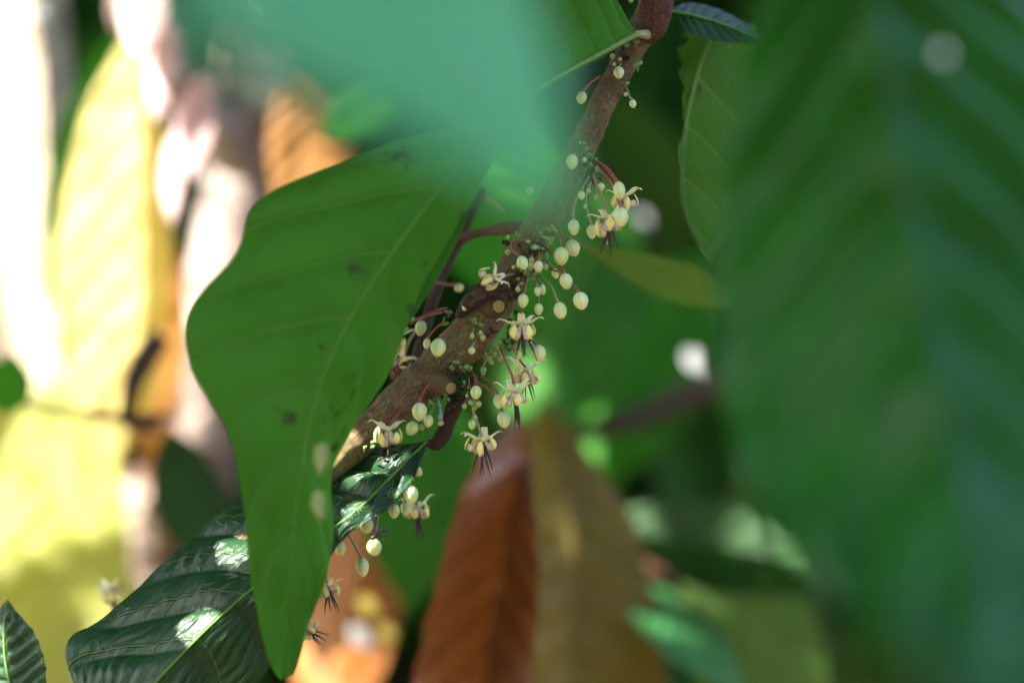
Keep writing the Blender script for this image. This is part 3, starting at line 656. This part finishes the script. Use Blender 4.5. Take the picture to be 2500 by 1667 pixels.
# dry remains
bm = bmesh.new()
for i in range(26):
    a = random.uniform(0, 6.28); p = Vector((978, 915)); q = p + Vector((math.cos(a) * random.uniform(10, 28), math.sin(a) * random.uniform(10, 32)))
    tube(bm, [P(p.x, p.y, 1.125), P((p.x + q.x) / 2 + random.uniform(-8, 8), (p.y + q.y) / 2, 1.12), P(q.x, q.y, 1.125)], [2 * U, 3.2 * U, .8 * U], 6, seg=8)
onb('dry_flower', bm, M['dry'])['label'] = 'curled orange brown withered flower'
bm = bmesh.new(); ellipsoid(bm, P(1076, 1018, 1.094), (6 * U, 5 * U, 9 * U), nu=10, nv=8, fn=lambda v: 1 + .5 * noise.noise(v * 1400)); tube(bm, [P(1076, 1008, 1.094), P(1074, 990, 1.094), P(1068, 972, 1.1)], [3 * U, 2.4 * U, 2 * U], 7)
onb('dry_bud', bm, M['grey'])['label'] = 'shrivelled grey bud'

# ------ leaves that grow from this branch
def branch_leaf(mesh, mat, midp, rr, ribmat, pet=None, label=None, petmat=None):
    mesh.transform(Matrix.Translation(-root.location)); o = link('leaf', mesh, mat, root)
    if label: o['label'] = label
    bm = bmesh.new(); tube(bm, [P(x, y, z) + Vector((0, -.0006, 0)) - root.location for x, y, z in midp], [rr, rr * .8, rr * .55, rr * .2], 8, seg=50); from_bm('midrib', bm, ribmat, o)
    if pet:
        bm = bmesh.new(); uvl = bm.loops.layers.uv.new('UVMap'); tube(bm, [P(*q[:3]) - root.location for q in pet], [q[3] * U for q in pet], 16, seg=40, fn=barkfn, uvl=uvl); from_bm('petiole', bm, petmat or M['redbark'], o)
    return o
mid = [(1043, 1078, 1.105), (960, 1160, 1.095), (890, 1230, 1.09), (800, 1300, 1.088), (700, 1375, 1.086), (600, 1450, 1.084), (480, 1560, 1.082), (360, 1690, 1.08), (260, 1830, 1.08)]
lef = [(1043, 1076, 1.105), (905, 1098, 1.12), (780, 1130, 1.13), (660, 1180, 1.13), (545, 1245, 1.125), (420, 1355, 1.12), (270, 1495, 1.11), (160, 1590, 1.1), (256, 1832, 1.08)]
rig = [(1045, 1080, 1.105), (1012, 1162, 1.085), (940, 1245, 1.08), (868, 1292, 1.08), (815, 1345, 1.085), (775, 1430, 1.09), (700, 1570, 1.095), (560, 1720, 1.095), (264, 1832, 1.08)]
branch_leaf(leaf_mesh(mid, lef, rig, 200, 60, 9, 1.2, .0034, 0, seed=5, pucker=.0011), LM['dark'], mid, .0007, M['vein'], [(1118, 968, 1.112, 22), (1098, 1020, 1.108, 18), (1080, 1062, 1.106, 21), (1062, 1084, 1.105, 17), (1040, 1080, 1.105, 7)], 'dark green glossy leaf with puckered veins and white sun flecks', petmat=M['petiole'])
mid = [(1556, 84, 1.10), (1480, 125, 1.09), (1400, 168, 1.08), (1320, 215, 1.07), (1240, 275, 1.06), (1185, 345, 1.055)]
lef = [(1556, 86, 1.10), (1478, 136, 1.092), (1400, 180, 1.085), (1318, 228, 1.075), (1236, 288, 1.065), (1184, 347, 1.055)]
rig = [(1553, 80, 1.10), (1470, -40, 1.10), (1360, -60, 1.095), (1240, -20, 1.085), (1150, 140, 1.07), (1183, 342, 1.055)]
branch_leaf(leaf_mesh(mid, lef, rig, 60, 14, 8, 1.3, .0014, seed=6), LM['green'], mid, .001, M['veinpale'], [(1585, 85, 1.12, 14), (1566, 84, 1.105, 10), (1550, 84, 1.1, 8)], 'soft mid green leaf pointing left from the branch top', petmat=M['stalk_green'])
mid = [(1632, 28, 1.14), (1690, 38, 1.14), (1750, 55, 1.145), (1810, 78, 1.15), (1880, 110, 1.16)]
lef = [(1632, 26, 1.14), (1680, 8, 1.155), (1750, 22, 1.16), (1820, 58, 1.165), (1881, 109, 1.16)]
rig = [(1632, 32, 1.14), (1685, 82, 1.135), (1750, 102, 1.14), (1820, 108, 1.15), (1879, 113, 1.16)]
branch_leaf(leaf_mesh(mid, lef, rig, 60, 12, 9, 1.2, .0012, seed=8), LM['bdark'], mid, .0007, M['vein'], [(1600, 20, 1.128, 12), (1618, 24, 1.135, 8), (1634, 29, 1.14, 5)], 'small dark leaf pointing right from the branch top', petmat=M['twig'])

# ---------------------------------------------------------------- ants on the lower buds
def ant(px, py, dep, ang, sc, label):
    q = Quaternion((0, 1, 0), R(ang)); o0 = P(px, py, dep); u = U * sc
    bm = bmesh.new(); L = lambda x, y, z: o0 + q @ Vector((x * u, y * u, z * u))
    tube(bm, [L(-17, 0, 0), L(-14, 0, 1), L(-9, 0, 1), L(-5, 0, 0), L(-1, -1, 2), L(3, -1, 2), L(8, 0, 1), L(11, 0, 1), L(14, -1, 2), L(20, -1, 3), L(26, 0, 2), L(30, 0, 0)],
         [1 * u, 4.5 * u, 5 * u, 1.8 * u, 4 * u, 3.6 * u, 2.8 * u, 1.2 * u, 3 * u, 6.5 * u, 5.5 * u, .6 * u], 12, seg=60)
    for sgn in (-1, 1):
        for i, x in enumerate((-2, 3, 7)):
            fx = (-9, 2, 10)[i]
            tube(bm, [L(x, 0, 0), L(x + fx * .5, -6, sgn * 9), L(x + fx * 1.1, -3, sgn * 15), L(x + fx * 1.5, 5, sgn * 19)], [1.2 * u, 1.1 * u, .8 * u, .5 * u], 6, seg=12)
        tube(bm, [L(-15, -2, sgn * 2), L(-20, -5, sgn * 7), L(-27, -4, sgn * 9)], [.8 * u, .7 * u, .5 * u], 6, seg=10)
    bmesh.ops.recalc_face_normals(bm, faces=bm.faces)
    tag(from_bm('ant', bm, M['ant']), label, 'ant')
ant(921, 1308, 1.0745, -38, 1.0, 'black ant clinging to the neck of a bright white hanging bud')
ant(957, 1215, 1.106, -65, .95, 'dark shiny ant above the pale bud just under the glossy leaf')

# ---------------------------------------------------------------- twig behind the branch
tw = bpy.data.objects.new('twig', None); C.objects.link(tw); tw.location = P(1010, 900, 1.17); tag(tw, 'thin dark brown forked twig rising behind the main branch', 'twig')
def ontw(name, bm, mat): bmesh.ops.translate(bm, verts=bm.verts, vec=-tw.location); return from_bm(name, bm, mat, tw)
bm = bmesh.new(); uvl = bm.loops.layers.uv.new('UVMap')
tube(bm, [P(1005, 920, 1.16), P(1025, 850, 1.165), P(1052, 750, 1.17), P(1085, 660, 1.175), P(1120, 582, 1.18), P(1150, 520, 1.185), P(1180, 462, 1.19)], [17 * U, 16 * U, 15 * U, 14 * U, 17 * U, 12 * U, 13 * U], 20, seg=90, fn=barkfn, uvl=uvl); ontw('twig_stem', bm, M['twig'])
bm = bmesh.new(); uvl = bm.loops.layers.uv.new('UVMap')
tube(bm, [P(1118, 588, 1.18), P(1150, 574, 1.17), P(1185, 566, 1.16), P(1230, 558, 1.145), P(1300, 550, 1.125)], [13 * U, 12 * U, 10 * U, 17 * U, 14 * U], 18, seg=50, fn=barkfn, uvl=uvl); ontw('side_shoot', bm, M['redbark'])
bm = bmesh.new(); tube(bm, [P(1175, 470, 1.19), P(1200, 490, 1.19), P(1232, 517, 1.19)], [5 * U, 6 * U, 3 * U], 8); ontw('thorn_like_stub', bm, M['stalk_green'])
me, mid = leaf_simple((1150, 500, 1.15), (955, 850, 1.12), 44, bend=6, nt=40, ns=6); me.transform(Matrix.Translation(-tw.location)); link('leaf', me, LM['green'], tw)
me, mid = leaf_simple((1130, 440, 1.15), (1108, 545, 1.15), 40, bend=0, nt=30, ns=6); me.transform(Matrix.Translation(-tw.location)); link('leaf', me, leaf_mat('pinkish_dry_leaf', (.4, .3, .25), (.3, .2, .15), (.4, .3, .25), .3), tw)['label'] = 'pinkish dry leaf scrap'

# small leaf at the lower left corner
me, mid = leaf_simple((60, 1760, 1.13), (18, 1462, 1.14), 190, bend=-25, dl=-.015, dr=.03, nt=60, ns=14, amp=.003, seed=9)
o = link('leaf', me, LM['dark']); tag(o, 'dark bluish leaf tip poking up in the lower left corner', 'leaf'); rib(o, mid, .0007, M['veinpale'])

# ---------------------------------------------------------------- behind: hanging coloured leaves
def hang(base, tip, wid, mat, label, name='leaf', group=None, ribm=None, **kw):
    me, mid = leaf_simple(base, tip, wid, **kw); o = link(name, me, LM[mat]); tag(o, label, 'leaf', group)
    return o
mid = [(1272, 1020, 1.430), (1268, 1120, 1.440), (1250, 1250, 1.450), (1225, 1400, 1.450), (1200, 1560, 1.450), (1180, 1750, 1.460), (1170, 1900, 1.460)]
lef = [(1268, 1020, 1.430), (1170, 1110, 1.325), (1105, 1270, 1.335), (1065, 1420, 1.335), (1025, 1590, 1.335), (1010, 1750, 1.335), (1165, 1900, 1.460)]
rig = [(1276, 1020, 1.430), (1296, 1120, 1.460), (1305, 1250, 1.345), (1315, 1400, 1.345), (1305, 1560, 1.345), (1275, 1750, 1.470), (1175, 1900, 1.460)]
tag(link('leaf', leaf_mesh(mid, lef, rig, 100, 16, 9, 1.4, .0055, seed=11, soft=True), LM['red']), 'drooping red brown leaf with mauve sheen between its veins', 'leaf')
mid = [(1335, 985, 1.530), (1375, 1130, 1.540), (1400, 1300, 1.540), (1400, 1450, 1.540), (1395, 1600, 1.540), (1390, 1780, 1.540), (1385, 1960, 1.540)]
lef = [(1330, 985, 1.530), (1260, 1110, 1.550), (1220, 1300, 1.560), (1205, 1450, 1.560), (1200, 1600, 1.560), (1275, 1780, 1.560), (1380, 1960, 1.540)]
rig = [(1340, 985, 1.530), (1445, 1120, 1.550), (1545, 1270, 1.560), (1590, 1430, 1.560), (1625, 1590, 1.560), (1600, 1780, 1.560), (1392, 1960, 1.540)]
tag(link('leaf', leaf_mesh(mid, lef, rig, 100, 16, 9, 1.4, .0014, seed=12, soft=True), LM['olive']), 'drooping olive brown leaf right beside the red brown leaf', 'leaf')
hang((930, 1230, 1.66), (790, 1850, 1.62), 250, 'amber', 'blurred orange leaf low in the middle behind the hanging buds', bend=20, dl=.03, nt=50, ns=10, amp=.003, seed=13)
# upper left: yellow and orange leaves in the sun
mid = [(322, 70, 1.60), (345, 250, 1.59), (352, 430, 1.58), (355, 620, 1.58), (350, 800, 1.58), (330, 960, 1.59), (290, 1130, 1.6)]
lef = [(318, 70, 1.60), (215, 260, 1.62), (168, 440, 1.63), (135, 640, 1.63), (140, 800, 1.63), (175, 970, 1.62), (286, 1130, 1.6)]
rig = [(326, 70, 1.60), (385, 260, 1.61), (410, 430, 1.61), (415, 620, 1.61), (400, 800, 1.61), (375, 960, 1.61), (294, 1130, 1.6)]
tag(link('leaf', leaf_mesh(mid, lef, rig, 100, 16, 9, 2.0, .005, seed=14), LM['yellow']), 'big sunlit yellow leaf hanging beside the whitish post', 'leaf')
hang((300, 60, 1.66), (110, 760, 1.66), 150, 'bgreen', 'bright green leaf edge showing behind the big yellow leaf', bend=10, nt=40, ns=8)
hang((405, 560, 1.655), (355, 1180, 1.66), 130, 'orange', 'sunlit pale orange leaf between the yellow leaf and the trunk', bend=-10, nt=40, ns=8, amp=.003)
hang((140, 900, 1.74), (150, 1950, 1.58), 350, 'ygreen', 'sunlit yellow green leaf hanging in the lower left', bend=0, dl=.0, dr=.0, nt=60, ns=12, amp=.004)
hang((10, 900, 1.79), (20, 1950, 1.66), 420, 'ygreen', 'olive yellow leaf at the left edge behind the yellow green leaf', bend=0, dl=.02, nt=60, ns=12, amp=.004)
hang((10, 1010, 1.45), (30, 860, 1.45), 120, 'bgreen', 'small dark green leaf at the left edge in front of the post', nt=30, ns=6)
hang((740, 150, 1.62), (750, 640, 1.62), 200, 'orange', 'orange yellow leaf behind the broad green leaf at upper left', bend=-10, nt=50, ns=10, amp=.003)
hang((790, 330, 1.45), (1010, 170, 1.48), 130, 'bgreen', 'bright lime green leaf tip above the broad green leaf', bend=0, nt=40, ns=8)
hang((410, 1050, 1.5), (560, 1420, 1.5), 170, 'bdark', 'dark green leaf in front of the sunlit trunk at lower left', bend=15, nt=40, ns=8)
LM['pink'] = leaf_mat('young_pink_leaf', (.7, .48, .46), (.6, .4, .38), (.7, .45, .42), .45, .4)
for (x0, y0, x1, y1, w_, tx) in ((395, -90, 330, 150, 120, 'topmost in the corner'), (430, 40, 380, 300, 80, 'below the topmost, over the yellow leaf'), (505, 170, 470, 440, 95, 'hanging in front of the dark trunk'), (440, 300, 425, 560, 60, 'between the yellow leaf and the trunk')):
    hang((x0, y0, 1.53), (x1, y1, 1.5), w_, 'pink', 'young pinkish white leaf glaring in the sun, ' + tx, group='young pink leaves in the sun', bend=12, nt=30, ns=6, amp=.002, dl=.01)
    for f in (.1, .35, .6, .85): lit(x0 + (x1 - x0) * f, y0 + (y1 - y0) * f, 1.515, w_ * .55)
# right of centre, behind the flowers
hang((1470, 450, 1.75), (1240, 1120, 1.72), 380, 'mgreen', 'large blurred green leaf behind the middle flowers', bend=-30, dl=.05, nt=50, ns=10, amp=.004, seed=16)
hang((1730, 620, 1.8), (1420, 1230, 1.8), 330, 'bgreen', 'blurred green leaf right of the flowers, under the narrow olive leaf', bend=20, dl=.04, nt=50, ns=10, amp=.004, seed=17)
hang((1180, 250, 1.6), (1300, 800, 1.6), 330, 'bgreen', 'blurred green leaf seen between the twig and the main branch', bend=20, nt=50, ns=10, amp=.003, seed=18)
hang((1080, 950, 1.6), (1000, 1500, 1.6), 300, 'mgreen', 'blurred green leaf behind the lowest open flower', bend=20, nt=50, ns=10, amp=.003, seed=19)
hang((1420, 1290, 1.6), (2160, 1430, 1.5), 210, 'bdark', 'dark bluish leaf lying across above the shiny pale leaf', bend=-20, dl=.03, nt=50, ns=10, amp=.002, seed=20)
hang((1540, 1330, 1.62), (1830, 1690, 1.5), 170, 'teal', 'shiny pale green leaf with a sharp tip low on the right', bend=25, dl=-.04, dr=.05, nt=50, ns=10, amp=.003, seed=21, shape=.35)
hang((1730, 1230, 1.6), (1960, 2050, 1.55), 330, 'pale', 'olive green leaf low right, behind the huge dark leaf edge', bend=-10, nt=50, ns=10, amp=.002, seed=22)
# ---------------------------------------------------------------- trunk, post and twigs behind on the left
tr = bpy.data.objects.new('tree', None); C.objects.link(tr)
TP = [(690, -700, 1.78), (670, -200, 1.78), (635, 200, 1.78), (600, 500, 1.78), (545, 800, 1.78), (500, 1050, 1.78), (420, 1300, 1.78), (340, 1560, 1.78)]
tp = [P(*q) for q in TP]; base = Vector((tp[-1].x - .06, tp[-1].y, -.05)); tr.location = Vector((base.x, base.y, 0))
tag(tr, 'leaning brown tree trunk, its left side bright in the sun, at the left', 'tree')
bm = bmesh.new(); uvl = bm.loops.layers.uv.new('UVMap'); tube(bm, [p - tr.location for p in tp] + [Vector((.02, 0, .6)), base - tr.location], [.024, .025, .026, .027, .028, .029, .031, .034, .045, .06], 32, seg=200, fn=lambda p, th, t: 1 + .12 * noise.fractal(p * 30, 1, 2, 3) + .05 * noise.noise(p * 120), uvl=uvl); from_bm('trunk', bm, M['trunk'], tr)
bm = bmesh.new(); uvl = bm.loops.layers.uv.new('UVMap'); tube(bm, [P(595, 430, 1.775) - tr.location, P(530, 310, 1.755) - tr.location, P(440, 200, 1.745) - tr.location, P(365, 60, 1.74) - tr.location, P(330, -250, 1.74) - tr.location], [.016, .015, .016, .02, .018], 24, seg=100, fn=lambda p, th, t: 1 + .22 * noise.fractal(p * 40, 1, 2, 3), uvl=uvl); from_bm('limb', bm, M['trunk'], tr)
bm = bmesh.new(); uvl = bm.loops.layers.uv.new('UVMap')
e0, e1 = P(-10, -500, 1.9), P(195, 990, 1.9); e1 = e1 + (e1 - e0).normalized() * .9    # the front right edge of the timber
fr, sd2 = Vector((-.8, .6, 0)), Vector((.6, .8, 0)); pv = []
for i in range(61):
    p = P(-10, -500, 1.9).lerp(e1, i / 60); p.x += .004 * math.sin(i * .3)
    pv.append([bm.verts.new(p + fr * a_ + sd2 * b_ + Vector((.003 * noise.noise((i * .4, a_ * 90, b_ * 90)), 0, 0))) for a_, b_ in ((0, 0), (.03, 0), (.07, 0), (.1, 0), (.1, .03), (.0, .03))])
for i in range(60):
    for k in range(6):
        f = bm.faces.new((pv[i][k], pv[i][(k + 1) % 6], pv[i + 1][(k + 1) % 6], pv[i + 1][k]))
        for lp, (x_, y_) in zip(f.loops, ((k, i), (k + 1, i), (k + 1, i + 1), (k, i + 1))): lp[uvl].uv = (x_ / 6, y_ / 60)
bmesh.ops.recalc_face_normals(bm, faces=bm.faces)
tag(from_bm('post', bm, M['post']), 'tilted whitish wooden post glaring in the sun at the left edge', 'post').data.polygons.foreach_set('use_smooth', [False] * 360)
bm = bmesh.new(); uvl = bm.loops.layers.uv.new('UVMap'); tube(bm, [P(395, 820, 1.5), P(350, 880, 1.5), P(318, 960, 1.5), P(315, 1030, 1.52), P(380, 1040, 1.56)], [.006, .007, .005, .004, .003], 12, seg=40, fn=barkfn, uvl=uvl)
tag(from_bm('twig', bm, M['twig']), 'short dark curved twig in front of the sunlit yellow leaf', 'twig')
bm = bmesh.new(); uvl = bm.loops.layers.uv.new('UVMap'); tube(bm, [P(1400, 1060, 1.75), P(1550, 1020, 1.75), P(1700, 960, 1.75), P(1900, 880, 1.75)], [.006, .008, .008, .008], 12, seg=40, fn=barkfn, uvl=uvl)
tag(from_bm('twig', bm, M['twig']), 'blurred dark twig crossing behind the leaves right of the lowest flowers', 'twig')
bm = bmesh.new(); uvl = bm.loops.layers.uv.new('UVMap'); tube(bm, [P(1500, 1390, 1.6), P(1620, 1385, 1.6), P(1760, 1400, 1.6)], [.006, .012, .008], 12, seg=40, fn=barkfn, uvl=uvl)
tag(from_bm('twig', bm, M['redbark']), 'blurred reddish twig beside the shiny pale leaf low on the right', 'twig')
bm = bmesh.new(); uvl = bm.loops.layers.uv.new('UVMap'); tube(bm, [P(40, 985, 1.5), P(180, 1005, 1.5), P(300, 1022, 1.51), P(430, 1018, 1.53)], [.002, .0026, .003, .0022], 10, seg=40, fn=barkfn, uvl=uvl)
tag(from_bm('twig', bm, M['twig']), 'thin twig running level across the yellow leaves at the left', 'twig')
# small sunlit bits added to stand in for bright blurred glints
def scrap(px, py, dep, r, mat, label):
    me, mid = leaf_simple((px - r, py - r, dep), (px + r, py + r, dep), r * 1.5, nt=16, ns=4, dl=-.004)
    tag(link('glint_disc', me, LM[mat]), label, 'leaf'); lit(px, py, dep, r * 1.6)
LM['scrap'] = leaf_mat('pale_glint', (.75, .74, .72), (.7, .7, .68), (.6, .6, .55), .3, .4)
scrap(1700, 885, 1.65, 30, 'scrap', 'added bright white bit standing in for a glint against the huge dark leaf edge')
scrap(1572, 532, 1.75, 16, 'scrap', 'added pale bit standing in for a spot of light just above the narrow olive leaf')
scrap(495, 435, 1.7, 14, 'scrap', 'added round whitish bit standing in for a glint in front of the dark trunk')
scrap(95, 30, 1.7, 20, 'scrap', 'added pinkish bit standing in for a glint in the top left corner beside the post')
scrap(840, 1385, 1.7, 30, 'scrap', 'added big pale pink bit standing in for a glint behind the lowest bud')
LM['gold'] = leaf_mat('golden_glint', (.55, .42, .05), (.5, .4, .1), (.5, .4, .05), .3, .4)
LM['rust'] = leaf_mat('rusty_glint', (.55, .26, .08), (.5, .3, .1), (.5, .25, .05), .3, .4)
scrap(790, 1495, 1.58, 24, 'rust', 'added orange bit standing in for a glint low behind the withered hanging flower')
scrap(900, 1480, 1.58, 24, 'gold', 'added golden bit standing in for a glint behind the lowest buds, the upper of two')
scrap(945, 1545, 1.6, 22, 'gold', 'added golden bit standing in for a glint by the red brown leaf, the lower of two')
scrap(880, 1555, 1.62, 26, 'scrap', 'added whitish bit standing in for a glint low between the golden bits')
scrap(1000, 1395, 1.7, 20, 'teal', 'added pale teal bit standing in for a glint left of the red brown leaf')

# ---------------------------------------------------------------- where gaps are cut in the added sun-blocking leaves
for q in [(575, 1340, 1.105, 36), (600, 1640, 1.09, 45), (875, 1258, 1.09, 22), (910, 1280, 1.085, 20), (835, 1098, 1.106, 44), (1003, 1207, 1.085, 24), (914, 1325, 1.085, 36), (885, 1380, 1.11, 14), (922, 1062, 1.1, 14), (5, 1600, 1.14, 40),
          (960, 1200, 1.106, 14), (830, 1480, 1.61, 13), (905, 1470, 1.61, 12), (930, 1540, 1.61, 14), (790, 1600, 1.6, 12), (1640, 1560, 1.55, 16), (1460, 1110, 1.75, 25), (700, 330, 1.62, 34), (690, 430, 1.62, 30), (865, 270, 1.46, 70)]: lit(*q)
def J(v): return random.uniform(-v, v)
random.seed(5)
for y in range(-300, 1700, 90):
    lit(interp([-40, 40, 130, 180], max(0, min(1, y / 1600))), y, 1.9, 120)
for y in range(60, 1150, 60): lit(350 + J(40), y, 1.6, random.uniform(60, 110)); lit(240 + J(40), y, 1.6, random.uniform(60, 100))
for y in range(-200, 1600, 60):
    cx = interp([620, 590, 530, 490, 340], max(0, min(1, (y + 200) / 1760)))
    lit(cx - 130 + J(14), y, 1.755, random.uniform(36, 50))
for y in range(-200, 640, 70): lit(interp([340, 365, 420, 500], max(0, min(1, (y + 200) / 840))), y, 1.73, 75)
for y in range(900, 1420, 60):
    for x in range(-20, 300, 80):
        if random.random() < 1.25 - (y - 900) / 560: lit(x + J(40), y + J(30), 1.7, random.uniform(35, 75))
# ---------------------------------------------------------------- foliage beyond, and added sun-blocking leaves overhead
def blade(bm, c, L, W, q, nl=6, nw=2, droop=.15, cut=None):
    vs = []
    for i in range(nl + 1):
        t = i / nl; hw = W / 2 * (math.sin(math.pi * t ** .8) ** .8 if 0 < t < 1 else .02); row = []
        for j in range(nw * 2 + 1):
            a = j / nw - 1
            row.append(bm.verts.new(c + q @ Vector((a * hw, (t - .5) * L, -droop * L * (t - .4) ** 2 + .12 * abs(a) * hw))))
        vs.append(row)
    for i in range(nl):
        for j in range(nw * 2):
            f = (vs[i][j], vs[i][j + 1], vs[i + 1][j + 1], vs[i + 1][j])
            if cut and cut(sum((v.co for v in f), Vector()) / 4): continue
            bm.faces.new(f)
def cutter(margin, own):
    def cut(p):
        for c, r in LIT:
            if own and c.y > own: continue
            d = p - c; t = d.dot(SUN)
            if t > 0 and (d - SUN * t).length < r + margin: return True
        return False
    return cut
def rq(flat=.5):
    return Quaternion((0, 0, 1), random.uniform(0, 6.28)) @ Quaternion((1, 0, 0), random.gauss(0, flat)) @ Quaternion((0, 1, 0), random.gauss(0, flat))
bm = bmesh.new(); random.seed(21)
for i in range(3200):
    dep = random.uniform(2.1, 3.8); px = random.uniform(-500, 3000); py = random.uniform(-700, 2500)
    q = Quaternion((0, 0, 1), random.uniform(-1.2, 1.2)) @ Quaternion((1, 0, 0), random.uniform(-1.9, -.7))
    blade(bm, P(px, py, dep), random.uniform(.2, .34), random.uniform(.08, .12), q, 6, 1)
tag(from_bm('background_foliage', bm, mass_mat('background_foliage', (.01, .05, .006), (.03, .115, .012), (.03, .15, .008), .35)), 'dark green mass of leaves far behind everything', 'foliage', None, 'stuff')
bm = bmesh.new(); cut = cutter(.004, 1.25)  # unseen near layer added to shade the branch, gaps cut for chosen spots
for px in range(-150, 2751, 85):
    for py in range(-200, 1951, 85):
        c0 = P(px + random.uniform(-40, 40), py + random.uniform(-40, 40), random.uniform(1.04, 1.16)); t = .30
        while True:                                        # step towards the sun until clear of the picture
            c = c0 + SUN * t; v = unP(c)
            if v.x < -620 or v.y < -620: break
            t += .03
        blade(bm, c, random.uniform(.10, .15), random.uniform(.05, .065), rq(.5), 24, 6, cut=cut)
tag(from_bm('shade_leaves', bm, mass_mat('shade_leaves', (.02, .06, .01), (.035, .09, .015), (.05, .16, .015), .3)), 'unseen leaves added above the branch to block the sun, outside the picture', 'foliage', None, 'stuff')
bm = bmesh.new()
for i in range(1500):
    a = R(random.uniform(-225, 45)); d = random.uniform(2.6, 4.0)
    q = Quaternion((0, 0, 1), random.uniform(0, 6.28)) @ Quaternion((1, 0, 0), random.uniform(-1.9, -.7))
    blade(bm, Vector((d * math.cos(a), d * math.sin(a) + .8, random.uniform(.1, 2.7))), random.uniform(.28, .42), random.uniform(.11, .16), q, 6, 1)
tag(from_bm('surrounding_foliage', bm, bpy.data.materials['background_foliage']), 'leaves of the trees around and behind the viewpoint', 'foliage', None, 'stuff')
bm = bmesh.new(); cut = cutter(.012, 0)  # unseen high layer added to block the sun, holes cut towards lit points
x = -1.8
while x < -.15:
    y = -.3
    while y < 3.8:
        c = Vector((x + random.uniform(-.05, .05), y + random.uniform(-.05, .05), CAMZ + .95 + .06 * max(y, 0) + random.uniform(-.08, .12)))
        blade(bm, c, random.uniform(.24, .34), random.uniform(.1, .13), rq(.35), 16, 4, cut=cut); y += .075
    x += .075
tag(from_bm('sun_block_leaves', bm, mass_mat('sun_block_leaves', (.02, .06, .01), (.035, .09, .015), (.05, .16, .015), .3)), 'unseen leaves added high above to block the sun, outside the picture', 'foliage', None, 'stuff')
